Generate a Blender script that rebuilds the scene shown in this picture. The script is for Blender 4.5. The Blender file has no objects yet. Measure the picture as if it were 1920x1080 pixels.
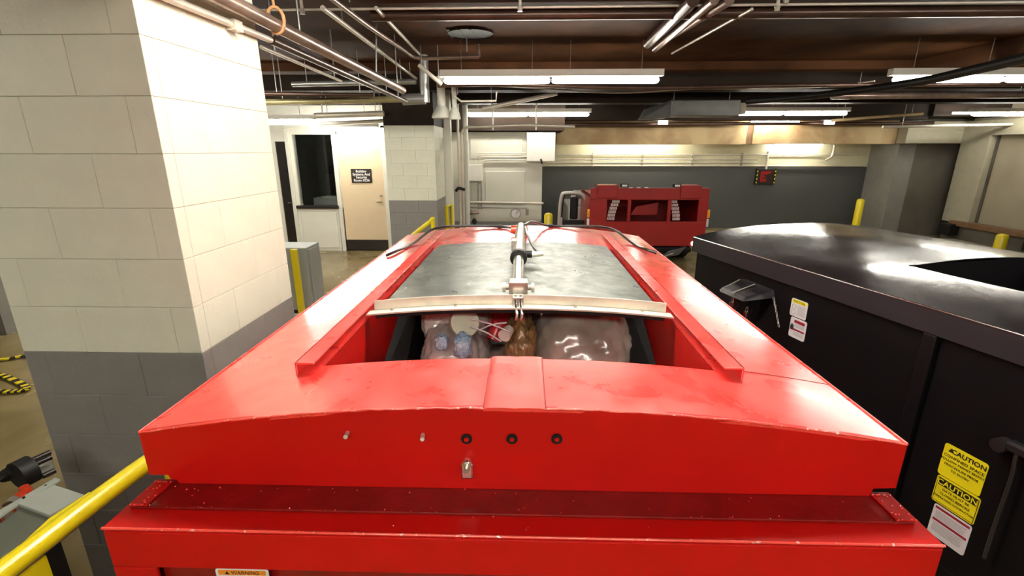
import bpy, math, random
from mathutils import Matrix, Vector, noise
random.seed(7)
S = bpy.context.scene
C = S.collection
R = math.radians
# ---------------------------------------------------------------- camera
F_PX, TH, PS, CH = 892.0, R(16.25), R(1.54), 2.05
cd = bpy.data.cameras.new('camera'); cam = bpy.data.objects.new('camera', cd); C.objects.link(cam)
cd.sensor_width = 36; cd.lens = F_PX/1920*36; cd.clip_start = .05; cd.clip_end = 100
cam.location = (0, 0, CH); cam.rotation_euler = (R(90)-TH, 0, PS)
S.camera = cam
# ---------------------------------------------------------------- world, exposure
w = bpy.data.worlds.new('world'); S.world = w; w.use_nodes = True
w.node_tree.nodes['Background'].inputs[0].default_value = (1, .93, .82, 1)
w.node_tree.nodes['Background'].inputs[1].default_value = 0.05
S.view_settings.view_transform = 'Standard'; S.view_settings.look = 'None'
S.view_settings.exposure = 0.6; S.view_settings.gamma = 1; S.view_settings.use_curve_mapping = False
LAMP = 34.0

def ray(x, y):
    X = (x-960)/F_PX; Y = (y-540)/F_PX
    d = math.cos(TH)-Y*math.sin(TH); u = -math.sin(TH)-Y*math.cos(TH)
    return Vector((X*math.cos(PS)-d*math.sin(PS), X*math.sin(PS)+d*math.cos(PS), u))
def atz(x, y, z):
    r = ray(x, y); t = (z-CH)/r.z; return Vector((r.x*t, r.y*t, z))
def aty(x, y, D):
    r = ray(x, y); t = D/r.y; return Vector((r.x*t, D, CH+r.z*t))
# ---------------------------------------------------------------- materials
MATS = {}
YY = .17
def mat(name, col, rough=.5, metal=0., spec=.5, coat=0., emit=0., var=0., vscale=6., col2=None, bump=0., bscale=20., rvar=0., coat_r=.1,
        spots=None, spot_scale=30., spot_amt=.66, trans=0., alpha=1.):
    m = bpy.data.materials.new(name); m.use_nodes = True; nt = m.node_tree; N = nt.nodes; L = nt.links
    b = N['Principled BSDF']
    c4 = (*col, 1)
    b.inputs['Base Color'].default_value = c4
    b.inputs['Roughness'].default_value = rough; b.inputs['Metallic'].default_value = metal
    b.inputs['Specular IOR Level'].default_value = spec
    b.inputs['Coat Weight'].default_value = coat; b.inputs['Coat Roughness'].default_value = coat_r
    if trans: b.inputs['Transmission Weight'].default_value = trans
    if alpha < 1: b.inputs['Alpha'].default_value = alpha
    if emit:
        b.inputs['Emission Color'].default_value = c4; b.inputs['Emission Strength'].default_value = emit
    tc = N.new('ShaderNodeTexCoord')
    def nz(sc, det=5, w=0):
        n = N.new('ShaderNodeTexNoise'); n.inputs['Scale'].default_value = sc; n.inputs['Detail'].default_value = det
        n.inputs['Distortion'].default_value = w
        L.new(tc.outputs['Object'], n.inputs['Vector']); return n
    colsock = None
    if var or col2:
        n = nz(vscale, 6, .4); r = N.new('ShaderNodeValToRGB'); L.new(n.outputs['Fac'], r.inputs[0])
        c2 = col2 if col2 else tuple(c*(1-var) for c in col)
        r.color_ramp.elements[0].position = .35; r.color_ramp.elements[0].color = (*c2, 1)
        r.color_ramp.elements[1].position = .65; r.color_ramp.elements[1].color = c4
        colsock = r.outputs[0]
    if spots:
        n = nz(spot_scale, 4, 1.); r = N.new('ShaderNodeValToRGB'); L.new(n.outputs['Fac'], r.inputs[0])
        r.color_ramp.elements[0].position = spot_amt; r.color_ramp.elements[0].color = (0, 0, 0, 1)
        r.color_ramp.elements[1].position = spot_amt+.09; r.color_ramp.elements[1].color = (1, 1, 1, 1)
        mx = N.new('ShaderNodeMix'); mx.data_type = 'RGBA'; L.new(r.outputs[0], mx.inputs[0])
        if colsock: L.new(colsock, mx.inputs[6])
        else: mx.inputs[6].default_value = c4
        mx.inputs[7].default_value = (*spots, 1); colsock = mx.outputs[2]
    if colsock: L.new(colsock, b.inputs['Base Color'])
    if rvar:
        n = nz(vscale*1.7, 6, .5); mr = N.new('ShaderNodeMapRange'); L.new(n.outputs['Fac'], mr.inputs[0])
        mr.inputs[1].default_value = .3; mr.inputs[2].default_value = .7
        mr.inputs[3].default_value = max(.03, rough-rvar); mr.inputs[4].default_value = min(1, rough+rvar)
        L.new(mr.outputs[0], b.inputs['Roughness'])
    if bump:
        n = nz(bscale, 4); bp = N.new('ShaderNodeBump'); bp.inputs['Strength'].default_value = bump
        bp.inputs['Distance'].default_value = .01
        L.new(n.outputs['Fac'], bp.inputs['Height']); L.new(bp.outputs[0], b.inputs['Normal'])
    MATS[name] = m; return m
def band(m, z0, low, soft=.004):
    """second paint colour below height z0 (world) - the grey dado painted on the walls"""
    nt = m.node_tree; N = nt.nodes; L = nt.links; b = N['Principled BSDF']
    g = N.new('ShaderNodeNewGeometry'); s = N.new('ShaderNodeSeparateXYZ'); L.new(g.outputs['Position'], s.inputs[0])
    c = N.new('ShaderNodeMath'); c.operation = 'GREATER_THAN'; c.inputs[1].default_value = z0; L.new(s.outputs['Z'], c.inputs[0])
    mx = N.new('ShaderNodeMix'); mx.data_type = 'RGBA'; L.new(c.outputs[0], mx.inputs[0])
    mx.inputs[6].default_value = (*low, 1)
    if b.inputs['Base Color'].links: L.new(b.inputs['Base Color'].links[0].from_socket, mx.inputs[7])
    else: mx.inputs[7].default_value = b.inputs['Base Color'].default_value
    L.new(mx.outputs[2], b.inputs['Base Color']); return m

RED = mat('red_paint_lit', (.86, .040, .030), .33, spec=.9, coat=1., coat_r=.20, var=.10, vscale=4, rvar=.12, bump=.10, bscale=6, spots=(.55, .008, .006), spot_scale=20, spot_amt=.66)  # top red lighter than the front red: lamp light put into the colour
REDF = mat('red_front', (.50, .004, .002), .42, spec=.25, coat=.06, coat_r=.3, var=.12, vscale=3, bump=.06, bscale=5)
REDD = mat('red_dark', (.22, .004, .003), .30, coat=.3, var=.3, vscale=9, bump=.2, bscale=30)
REDT = mat('truck_red', (.30, .003, .002), .4, coat=.2, var=.1)
WELD = mat('weld_red', (.9, .08, .06), .15, coat=1, spots=(.9, .75, .7), spot_scale=45, spot_amt=.6)
BLK = mat('black_paint', (.004, .0032, .004), .5, spec=.2, coat=.03)
BLKT = mat('black_gloss', (.014, .011, .014), .20, spec=1., coat=1., coat_r=.15, rvar=.06, vscale=2, bump=.5, bscale=3)
BLKL = mat('black_lip', (.020, .015, .019), .45, coat=.06, coat_r=.4, var=.1)
BLKH = mat('black_hardware', (.018, .016, .017), .3, coat=.3)
RUB = mat('rubber', (.008, .007, .007), .5, spec=.3)
LIDM = mat('lid_metal', (.19, .20, .18), .36, metal=.6, col2=(.11, .12, .11), vscale=9, rvar=.1, bump=.2, bscale=14, spots=(.75, .75, .7), spot_scale=38, spot_amt=.72)
BARM = mat('bar_metal', (.86, .80, .68), .38, metal=.35, var=.25, vscale=12, bump=.2, bscale=30)
CHROME = mat('chrome', (.92, .91, .88), .2, metal=1.)
STEEL = mat('dull_steel', (.52, .48, .42), .35, metal=.8, var=.3, vscale=15)
WHITE = mat('white_paint', (.80, .77, .69), .55, var=.05)
BLOCKW = mat('block_cream', (.75, .745, .61), .55, var=.06, vscale=5, bump=.25, bscale=60)
BLOCKG = mat('block_grey', (.235, .225, .21), .5, var=.08, vscale=5, bump=.25, bscale=60)
MORT = band(mat('mortar', (.74, .73, .60), .6, bump=.3, bscale=60), 1.22, (.42, .41, .38))
CEIL = mat('ceiling_brown', (.078, .031, .012), .75, spec=.08, col2=(.036, .0145, .006), vscale=1.6, bump=.3, bscale=6)
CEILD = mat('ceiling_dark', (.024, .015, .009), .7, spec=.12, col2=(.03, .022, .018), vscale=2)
TAN = mat('tan_concrete', (.56, .42, .22), .7, col2=(.30, .18, .08), vscale=1.3, bump=.3, bscale=9)
FLOOR = mat('floor_concrete', (.29, .225, .105), .22, spec=.5, col2=(.18, .13, .05), vscale=1.1, rvar=.1, bump=.06, bscale=3)
BACK = band(mat('backwall', (.62, .60, .42), .6, var=.05), 1.615, (.060, .062, .058))
PANW = band(mat('panelwall', (.62, .60, .51), .6, var=.06, vscale=2), .52, (.22, .22, .21))
LEFTW = band(mat('leftwall', (.70, .68, .58), .6, var=.05), 1.22, (.25, .245, .23))
GREYW = mat('grey_wall', (.12, .108, .085), .6, col2=(.085, .072, .055), vscale=1.5)
GREYL = mat('grey_light', (.21, .20, .175), .6, var=.1)
CREAMR = mat('recess_cream', (.36, .315, .225), .6, var=.12, vscale=1.2)
CREAMF = mat('frame_cream', (.40, .37, .27), .6, var=.08)
YEL = mat('yellow_paint', (.80, .64, .010), .32, coat=.3)
YELS = mat('sticker_yellow', (.82, .68, .01), .4)
PIPE = mat('pipe_iron', (.36, .27, .22), .28, metal=.6, col2=(.24, .16, .13), vscale=6)
PIPEW = mat('pipe_pale', (.72, .66, .56), .3, metal=.25, var=.15)
PIPEB = mat('pipe_brown', (.085, .045, .03), .3, metal=.4, var=.3)
GALV = mat('galvanised', (.42, .42, .40), .35, metal=.7, var=.2, vscale=7)
DUCT = mat('duct_grey', (.10, .097, .09), .4, metal=.3, var=.2)
RUST = mat('rusty', (.55, .28, .12), .6, var=.4, vscale=30)
DOORB = mat('door_beige', (.74, .58, .38), .5, var=.03)
DOORD = mat('door_dark', (.018, .014, .012), .35, coat=.3)
FRAME = mat('frame_white', (.78, .76, .66), .5, var=.03)
GLASS = mat('window_glass', (.85, .9, .9), .02, trans=1., alpha=1.)
DIM = mat('fill_tube', (1, .97, .9), .4, emit=9.)
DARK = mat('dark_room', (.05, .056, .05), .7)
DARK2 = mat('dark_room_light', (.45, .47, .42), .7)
SIGN = mat('sign_black', (.02, .012, .008), .4)
WLET = mat('letter_white', (.85, .83, .8), .5)
BLET = mat('letter_black', (.012, .01, .008), .5)
RLET = mat('letter_red', (.32, .01, .03), .5)
STW = mat('sticker_white', (.72, .68, .70), .4)
GLET = mat('letter_grey', (.40, .38, .40), .5)
ORG = mat('orange_print', (.75, .25, .02), .4)
MGREY = mat('machine_grey', (.30, .32, .28), .4, coat=.2, var=.08)
MGREYD = mat('machine_grey_shaded', (.10, .107, .08), .45, var=.08)  # shaded copy of the machine grey for the face sloping away from light
CABG = mat('cabinet_grey', (.36, .38, .36), .4, var=.06)
SILV = mat('silver_paint', (.62, .60, .56), .3, metal=.3, coat=.5)
MESHM = mat('perforated', (.62, .45, .45), .5)
AMB = mat('amber', (.9, .35, .02), .25)
TAIL = mat('lamp_glass_white', (1, .93, .85), .2, emit=3.)
LEDR = mat('led_red', (.25, .004, .004), .4, emit=.03)
TUBE = mat('tube_light', (1, .965, .87), .4, emit=LAMP)
BAGG = mat('bag_clear', (.66, .62, .58), .22, spec=.8, coat=.7, coat_r=.12, col2=(.42, .38, .35), vscale=7, bump=.6, bscale=9)
BAGB = mat('bag_brownish', (.50, .44, .38), .25, spec=.8, coat=.7, coat_r=.14, col2=(.26, .215, .175), vscale=4, bump=.5, bscale=6)
BAGO = mat('bag_orange', (.34, .17, .05), .35, coat=.3, col2=(.20, .13, .07), vscale=12, bump=.5, bscale=20)
LIDC = mat('lid_cream', (.60, .62, .47), .4)
BLUE = mat('wrap_blue', (.22, .42, .68), .4, col2=(.5, .55, .6), vscale=18)
REDC = mat('can_red', (.5, .02, .03), .3)
WOOD = mat('bumper_wood', (.20, .105, .045), .6, var=.3, vscale=8)
CURB = mat('curb', (.33, .31, .23), .6, var=.2, vscale=4)
ALU = mat('aluminium', (.55, .53, .45), .4, metal=.5, var=.25, vscale=20)
VALV = mat('valve_red', (.65, .06, .02), .2, metal=.3, coat=1)
HOSE = mat('hose_black', (.015, .010, .009), .3, coat=.3)
FUN = mat('fitting_white', (.72, .71, .62), .5, var=.1)

# ---------------------------------------------------------------- mesh builder
MW = {}
class MB:
    def __init__(s): s.v = []; s.f = []; s.s = []; s.m = []
    def add(s, vs, fs, smooth=False, mi=0):
        o = len(s.v); s.v += [Vector(p) for p in vs]
        for f in fs: s.f.append([i+o for i in f]); s.s.append(smooth); s.m.append(mi)
        return s
    def hexa(s, p, mi=0):
        return s.add(p, [(0,3,2,1),(4,5,6,7),(0,1,5,4),(1,2,6,5),(2,3,7,6),(3,0,4,7)], mi=mi)
    def box(s, x0, x1, y0, y1, z0, z1, mi=0):
        return s.hexa([(x0,y0,z0),(x1,y0,z0),(x1,y1,z0),(x0,y1,z0),(x0,y0,z1),(x1,y0,z1),(x1,y1,z1),(x0,y1,z1)], mi)
    def bar(s, a, b, w, h, up=(0,0,1), mi=0):
        a = Vector(a); b = Vector(b); d = (b-a).normalized(); r = d.cross(Vector(up)).normalized(); u = r.cross(d)
        return s.hexa([a-r*w/2-u*h/2, a+r*w/2-u*h/2, b+r*w/2-u*h/2, b-r*w/2-u*h/2, a-r*w/2+u*h/2, a+r*w/2+u*h/2, b+r*w/2+u*h/2, b-r*w/2+u*h/2], mi)
    def tube(s, pts, r, seg=12, caps=True, mi=0):
        pts = [Vector(p) for p in pts]; n = len(pts); rs = r if isinstance(r, (list, tuple)) else [r]*n
        vs = []; nrm = None
        for i, p in enumerate(pts):
            t = (pts[min(i+1, n-1)]-pts[max(i-1, 0)]).normalized()
            if nrm is None:
                a = Vector((0,0,1)) if abs(t.z) < .9 else Vector((1,0,0)); nrm = t.cross(a).normalized()
            else: nrm = (nrm-t*nrm.dot(t)).normalized()
            bn = t.cross(nrm)
            for k in range(seg):
                a = 2*math.pi*k/seg; vs.append(p+(nrm*math.cos(a)+bn*math.sin(a))*rs[i])
        fs = [(i*seg+k, i*seg+(k+1) % seg, (i+1)*seg+(k+1) % seg, (i+1)*seg+k) for i in range(n-1) for k in range(seg)]
        s.add(vs, fs, True, mi)
        if caps: s.add(vs[:seg], [tuple(range(seg))[::-1]], mi=mi); s.add(vs[-seg:], [tuple(range(seg))], mi=mi)
        return s
    def prism(s, poly, ax, a0, a1, mi=0):
        n = len(poly)
        def P(a, q):
            return {'x': (a, q[0], q[1]), 'y': (q[0], a, q[1]), 'z': (q[0], q[1], a)}[ax]
        vs = [P(a0, q) for q in poly]+[P(a1, q) for q in poly]
        return s.add(vs, [tuple(range(n))[::-1], tuple(range(n, 2*n))]+[(i, (i+1) % n, n+(i+1) % n, n+i) for i in range(n)], mi=mi)
    def build(s, name, m, parent=None, bevel=0., label=None, cat=None, group=None, kind=None, local=False):
        vs = s.v
        if parent is not None:
            W = MW[parent.name]
            if not local: Wi = W.inverted(); vs = [Wi @ p for p in vs]
            loc = Vector((0, 0, 0))
        else:
            xs = [p.x for p in vs]; ys = [p.y for p in vs]; zs = [p.z for p in vs]
            loc = Vector(((min(xs)+max(xs))/2, (min(ys)+max(ys))/2, min(zs))); vs = [p-loc for p in vs]
            W = Matrix.Translation(loc)
        me = bpy.data.meshes.new(name); me.from_pydata([tuple(p) for p in vs], [], s.f); 
        for q in (m if isinstance(m, list) else [m]): me.materials.append(q)
        for p, sm, mi in zip(me.polygons, s.s, s.m): p.use_smooth = sm; p.material_index = mi
        me.update()
        import bmesh
        bm = bmesh.new(); bm.from_mesh(me); bmesh.ops.recalc_face_normals(bm, faces=bm.faces); bm.to_mesh(me); bm.free()
        o = bpy.data.objects.new(name, me); C.objects.link(o); o.location = loc
        if parent is not None: o.parent = parent
        MW[o.name] = W
        if bevel:
            b = o.modifiers.new('bevel', 'BEVEL'); b.width = bevel; b.segments = 2; b.limit_method = 'ANGLE'; b.angle_limit = R(50)
        tag(o, label, cat, group, kind); return o
def tag(o, label=None, cat=None, group=None, kind=None):
    if label: o['label'] = label
    if cat: o['category'] = cat
    if group: o['group'] = group
    if kind: o['kind'] = kind
    return o
def thing(name, label, cat, loc=(0,0,0), rz=0., group=None, kind=None):
    o = bpy.data.objects.new(name, None); C.objects.link(o); o.location = loc; o.rotation_euler = (0,0,rz); o.empty_display_size = .1
    MW[o.name] = Matrix.Translation(Vector(loc)) @ Matrix.Rotation(rz, 4, 'Z')
    return tag(o, label, cat, group, kind)
def struct(name, mb, m, bevel=0, label=None): return mb.build(name, m, bevel=bevel, kind='structure', label=label)
def smoothpath(pts, n=6):
    pts = [Vector(p) for p in pts]; out = []
    for i in range(len(pts)-1):
        p0 = pts[max(i-1,0)]; p1 = pts[i]; p2 = pts[i+1]; p3 = pts[min(i+2, len(pts)-1)]
        for k in range(n):
            t = k/n
            out.append(.5*((2*p1)+(p2-p0)*t+(2*p0-5*p1+4*p2-p3)*t*t+(3*p1-p0-3*p2+p3)*t**3))
    out.append(pts[-1]); return out
def text(s, size, m, parent, pos, xdir, ydir, name='lettering', align='CENTER', depth=.0006, bold=0.):
    """lettering as mesh; pos/xdir/ydir in world space"""
    cu = bpy.data.curves.new('t', 'FONT'); cu.body = s; cu.size = size; cu.align_x = align; cu.align_y = 'CENTER'
    cu.extrude = depth; cu.offset = bold; cu.resolution_u = 3
    t = bpy.data.objects.new('t', cu); C.objects.link(t)
    dg = bpy.context.evaluated_depsgraph_get(); dg.update()
    me = bpy.data.meshes.new_from_object(t.evaluated_get(dg)); bpy.data.objects.remove(t); bpy.data.curves.remove(cu)
    x = Vector(xdir).normalized(); y = Vector(ydir).normalized(); z = x.cross(y)
    M = Matrix((x, y, z)).transposed().to_4x4(); M.translation = Vector(pos)
    me.transform(MW[parent.name].inverted() @ M); me.materials.clear(); me.materials.append(m); me.name = name
    o = bpy.data.objects.new(name, me); C.objects.link(o); o.parent = parent; MW[o.name] = MW[parent.name]; return o

# ================================================================ SETTING
struct('floor', MB().box(-11, 15, -6, 14, -.2, 0), FLOOR)
struct('ceiling', MB().box(-11, 15, -6, 14, 3.2, 3.4), CEIL)
struct('wall_back', MB().box(-2.2, 15, 12.95, 13.2, 0, 3.2), BACK)
struct('wall_front', MB().box(-11, 15, -6.2, -6, 0, 3.2), LEFTW)
struct('wall_far_left', MB().box(-11.2, -11, -6, 14, 0, 3.2), LEFTW)
struct('wall_far_right', MB().box(14.8, 15, -6, 14, 0, 3.2), GREYL)
struct('wall_left', MB().box(-9, -5.95, 4.95, 5.15, 0, 3.2), GREYL, label='grey painted wall end beyond the block pillar')
# room front with door, window
yD = 9.75
g = MB(); g.box(-9, -4.98, yD, yD+.15, 0, 3.2); g.box(-4.98, -4.70, yD, yD+.15, 2.20, 3.2)
g.box(-4.70, -3.73, yD, yD+.15, 2.33, 3.2); g.box(-3.73, -2.2, yD, yD+.15, 2.45, 3.2); g.box(-4.70, -3.73, yD, yD+.15, 0, .90); g.box(-4.70, -4.62, yD, yD+.15, .9, 2.33)
g.box(-3.84, -3.73, yD, yD+.15, 0, 2.45); g.box(-2.84, -2.1, yD, yD+.15, 0, 2.5)
struct('wall_room', g, FRAME)
g = MB(); g.box(-4.76, -4.68, yD-.04, yD, 0, 2.45); g.box(-3.82, -3.74, yD-.04, yD, 0, 2.45); g.box(-2.84, -2.76, yD-.04, yD, 0, 2.5); g.box(-4.76, -2.76, yD-.04, yD, 2.45, 2.52)
struct('trim_1', g, FRAME, .006)
struct('trim_2', MB().box(-4.62, -3.88, yD-.02, yD, .06, .80), FRAME, .012)
g = thing('window_1', 'dark office window between the black door and the beige door', None, (-4.2, yD, .9), kind='structure')
MB().box(-4.62, -3.84, yD+.05, yD+.06, .96, 2.33).build('pane', GLASS, g)
MB().box(-4.68, -3.80, yD-.07, yD+.05, .885, .945).build('window_sill', DOORD, g, .008, label='black window sill')
g = thing('door_1', 'black door at the left end of the room front', None, (-4.9, yD, 0), kind='structure')
MB().box(-4.98, -4.76, yD+.02, yD+.06, 0, 2.20).build('door_leaf', DOORD, g, .004)
MB().tube([(-4.84, yD+.02, 1.0), (-4.84, yD-.04, 1.0), (-4.78, yD-.04, 1.0)], .012).build('door_handle', CHROME, g)
g = thing('door_2', 'beige door with black sign and black kick plate', None, (-3.3, yD, 0), kind='structure')
MB().box(-3.73, -2.84, yD+.01, yD+.055, .02, 2.45).build('door_leaf', DOORB, g, .003)
MB().box(-3.73, -2.84, yD+.0, yD+.01, .02, .235).build('kick_plate', DOORD, g)
MB().tube([(-2.93, yD+.01, 1.02), (-2.93, yD-.05, 1.02), (-3.03, yD-.05, 1.02)], .014).build('door_handle', STEEL, g)
MB().tube([(-2.93, yD+.01, 1.14), (-2.93, yD-.02, 1.14)], .022).build('door_lock', STEEL, g)
sg = MB().box(-3.50, -3.09, yD-.008, yD+.01, 1.40, 1.672)
door_sign = thing('door_sign', 'black door sign with four lines of white lettering', 'sign', (-3.3, yD, 1.40))
sg.build('plate', SIGN, door_sign)
for k, t in enumerate(['Building', 'Systems And', 'Security', 'Room 0236']):
    text(t, .068, WLET, door_sign, (-3.295, yD-.0095, 1.625-.059*k), (1,0,0), (0,0,1), bold=.0014)
# dim office behind the window
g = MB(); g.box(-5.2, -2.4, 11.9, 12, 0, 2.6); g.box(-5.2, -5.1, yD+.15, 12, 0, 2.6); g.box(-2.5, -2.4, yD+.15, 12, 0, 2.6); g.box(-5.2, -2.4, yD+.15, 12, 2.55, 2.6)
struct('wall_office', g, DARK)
ol = thing('office_fill_light', 'added dim fill lamp inside the office behind the window', 'light', (-3.2, 10.8, 2.45))  # unseen lamp, added so the office interior is lit
MB().box(-3.7, -2.7, 10.74, 10.86, 2.485, 2.545).build('housing', FRAME, ol); MB().tube([(-3.65, 10.8, 2.46), (-2.75, 10.8, 2.46)], .03).build('lamp_tube', DIM, ol)
tag(MB().box(-4.62, -4.2, 11.2, 11.85, 1.5, 2.2).build('wall_cupboard', RUB, label='dark cupboard seen through the office window', cat='cupboard'))
tag(MB().box(-4.75, -3.9, 10.7, 11.2, 0, 1.0).build('desk', DARK2, label='pale desk seen through the office window', cat='desk'))
tag(MB().box(-4.55, -4.25, 10.72, 11.0, 1.0, 1.03).build('paper_stack', WHITE, label='white papers on the desk behind the office window', cat='papers'))
tag(MB().box(-4.1, -3.9, 10.8, 11.1, 1.0, 1.45).build('monitor', RUB, label='dark box on the desk behind the office window', cat='monitor'))

# block pillars -------------------------------------------------
BMESH = {}
def block(parent, x0, x1, y0, y1, z0, z1, m):
    key = (round(x1-x0, 3), round(y1-y0, 3), round(z1-z0, 3), m.name)
    if key not in BMESH:
        hx, hy, hz = key[0]/2, key[1]/2, key[2]/2; e = .004
        vs = []; 
        mb = MB()
        mb.box(-hx+e, hx-e, -hy, hy, -hz+e, hz-e); 
        me = bpy.data.meshes.new('block')
        b = .0016
        # chamfered block: 24 verts convex
        import bmesh
        bm = bmesh.new(); bmesh.ops.create_cube(bm, size=1)
        for v in bm.verts: v.co = Vector((v.co.x*2*(hx-.0006), v.co.y*2*(hy-.0006), v.co.z*2*(hz-.0006)))
        bmesh.ops.bevel(bm, geom=bm.edges[:], offset=b, segments=1, affect='EDGES'); bm.to_mesh(me); bm.free()
        me.materials.append(m); BMESH[key] = me
    o = bpy.data.objects.new('block', BMESH[key]); C.objects.link(o); o.parent = parent
    o.location = (MW[parent.name].inverted() @ Vector(((x0+x1)/2, (y0+y1)/2, (z0+z1)/2)))
def pillar(name, label, X0, X1, Y0, Y1, ztop=3.2, sides='flrb', splits=((.28, .68), (.09, .50))):
    p = thing(name, label, None, ((X0+X1)/2, (Y0+Y1)/2, 0), kind='structure')
    d = .06
    MB().box(X0+d*.12, X1-d*.12, Y0+d*.12, Y1-d*.12, 0, ztop).build('core', MORT, p)
    hc = .20333; n = int(math.ceil(ztop/hc-.01))
    for i in range(n):
        z0 = i*hc; z1 = min(ztop, z0+hc); m = BLOCKG if i < 6 else BLOCKW
        for sd in sides:
            a, bb = (X0, X1) if sd in 'fb' else (Y0+d, Y1-d)
            cuts = [a]+[(X0 if sd in 'fb' else Y0)+q for q in splits[i % 2] if a+.05 < (X0 if sd in 'fb' else Y0)+q < bb-.05]+[bb]
            for c0, c1 in zip(cuts, cuts[1:]):
                if sd == 'f': block(p, c0, c1, Y0, Y0+d, z0, z1, m)
                if sd == 'b': block(p, c0, c1, Y1-d, Y1, z0, z1, m)
                if sd == 'r': block(p, X1-d, X1, c0, c1, z0, z1, m)
                if sd == 'l': block(p, X0, X0+d, c0, c1, z0, z1, m)
    return p
PX1 = -1.36
pillar('pillar', 'large cream and grey block pillar at the left front', -2.14, PX1, 1.82, 2.63)
pillar('pillar', 'block pillar right of the beige door', -2.30, -1.48, 8.07, 9.0, 2.42, 'fr')
struct('pillar_head', MB().box(-2.30, -1.48, 8.07, 9.7, 2.42, 3.2), CEILD)
struct('wall_side', MB().box(-2.30, -1.62, 9.0, 12.95, 0, 3.2), LEFTW)
# white wall with boxes
g = MB(); g.box(-1.62, .365, 10.5, 10.7, 0, 2.40); g.box(.165, .365, 10.7, 12.95, 0, 2.40)
struct('wall_panelled', g, PANW)
g = MB()
for x0, x1, z0, z1 in [(-1.17, -.06, 1.86, 2.33), (-.86, .0, .93, 1.60), (-1.17, -.9, .93, 1.35)]: g.box(x0, x1, 10.48, 10.5, z0, z1)
struct('trim_3', g, PANW, .012)
struct('soffit', MB().box(-1.62, .8, 10.3, 12.95, 2.42, 3.2), CEILD)
# back-right columns
struct('column', MB().box(8.85, 9.25, 12.0, 12.95, 0, 3.2), GREYL, label='narrow pale grey column behind the tall yellow bollard')
struct('column', MB().box(9.25, 10.25, 12.0, 12.95, 0, 3.2), GREYW, label='wide dark grey column right of the pale one')
struct('lintel', MB().box(8.75, 14, 11.7, 12.0, 2.18, 2.66), CREAMF, .01, label='cream concrete band over the grey columns')
xr = 10.0
g = MB(); g.box(xr, xr+.3, 11.0, 11.7, .42, 2.66); g.box(xr, xr+.3, 4.0, 11.0, 2.34, 2.66); g.box(xr+.3, xr+.34, 11.0, 11.7, 0, 2.7)
struct('trim_4', g, CREAMF, .01)
struct('wall_right', MB().box(xr+.18, xr+.4, 3.0, 11.7, .0, 3.2), CREAMR)
struct('trim_5', MB().box(xr+.14, xr+.18, 10.955, 11.0, .42, 2.34), GREYW)
struct('kerb_wall', MB().box(xr-.02, xr+.2, 3.0, 11.6, 0, .36), GREYW)
struct('kerb', MB().box(xr-.45, xr-.02, 3.0, 11.2, 0, .06), CURB, .01)
dk = thing('dock_bumper_rail', 'brown wooden bumper rail with black rubber ends on the right wall', 'bumper', (xr-.1, 9.0, .36))
MB().box(xr-.12, xr+.12, 8.0, 11.35, .36, .47).build('timber', WOOD, dk, .01)
for yy in (11.3, 9.3): MB().box(xr-.25, xr-.02, yy-.16, yy+.16, .14, .40).build('rubber_block', RUB, dk, .02)
# far tan beam and back wall light
def beam(label, x0, x1, y0, y1, z0, z1, m): return struct('ceiling_beam', MB().box(x0, x1, y0, y1, z0, z1), m, .008, label)
beam('tan concrete beam before the back wall', .75, 5.25, 12.0, 12.25, 2.16, 3.2, TAN)
beam('tan concrete beam before the back wall, right length', 5.40, 8.75, 12.0, 12.25, 2.17, 3.2, TAN)
struct('beam_stub', MB().box(5.25, 5.40, 12.05, 12.2, 2.18, 3.2), WOOD)
beam('brown ceiling beam above the nearest lamp row', -11, 15, 7.10, 7.4, 3.09, 3.2, CEIL)
beam('dark ceiling beam behind the nearest lamp row', -11, 15, 7.9, 8.3, 2.93, 3.2, CEILD)
beam('dark ceiling beam before the second lamp row', -11, 15, 9.3, 9.65, 2.86, 3.2, CEILD)
beam('dark ceiling beam behind the second lamp row', -1.5, 8.6, 11.0, 11.4, 2.66, 3.2, CEILD)
beam('dark ceiling beam at the right behind the second lamp row', 8.6, 14, 10.9, 11.3, 2.72, 3.2, CEILD)
beam('brown slanting beam at the upper right', 5.2, 5.7, 4.6, 7.1, 2.98, 3.2, CEIL)
beam('brown beam at the far upper right', 7.0, 7.6, 4.6, 7.1, 2.98, 3.2, CEIL)

# ================================================================ LIGHT FIXTURES
def fixture(x0, z, y, label, n=2, ln=1.19, r=.036, w=.095, twin=0):
    L_ = n*ln+.02*(n-1)
    f = thing('ceiling_light', label, 'light', (x0+L_/2, y, z-.05), group='fluorescent ceiling lamps')
    f['group'] = 'fluorescent ceiling lamps'
    g = MB(); g.prism([(y-.045, z+.10), (y+.045, z+.10), (y+.045, z+.06), (y+w/2, z+.035), (y+w/2, z+.03), (y-w/2, z+.03), (y-w/2, z+.035), (y-.045, z+.06)], 'x', x0-.04, x0+L_+.04)
    g.build('housing', WHITE, f)
    for k in range(n):
        a = x0+k*(ln+.02)
        for yt_ in ((y-.07, y+.07) if twin else (y,)):
            MB().tube([(a, yt_, z-.01), (a+.012, yt_, z-.01), (a+.04, yt_, z-.01), (a+ln-.04, yt_, z-.01), (a+ln-.012, yt_, z-.01), (a+ln, yt_, z-.01)], [r*.3, r*.75, r, r, r*.75, r*.3], 12).build('lamp_tube', TUBE, f)
        for q in (a+.2, a+ln-.2): MB().tube([(q, y, z+.10), (q, y, min(3.2, z+.9))], .005, 6).build('hanger_rod', PIPE, f)
    return f
fixture(-.92, 2.80, 5.77, 'long lit lamp in the middle, nearest row in view')
fixture(4.05, 2.80, 5.80, 'lit lamp at the upper right edge, nearest row', 2)
fixture(-1.15, 2.72, 10.0, 'lit lamp above the panelled wall, second row')
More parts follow.
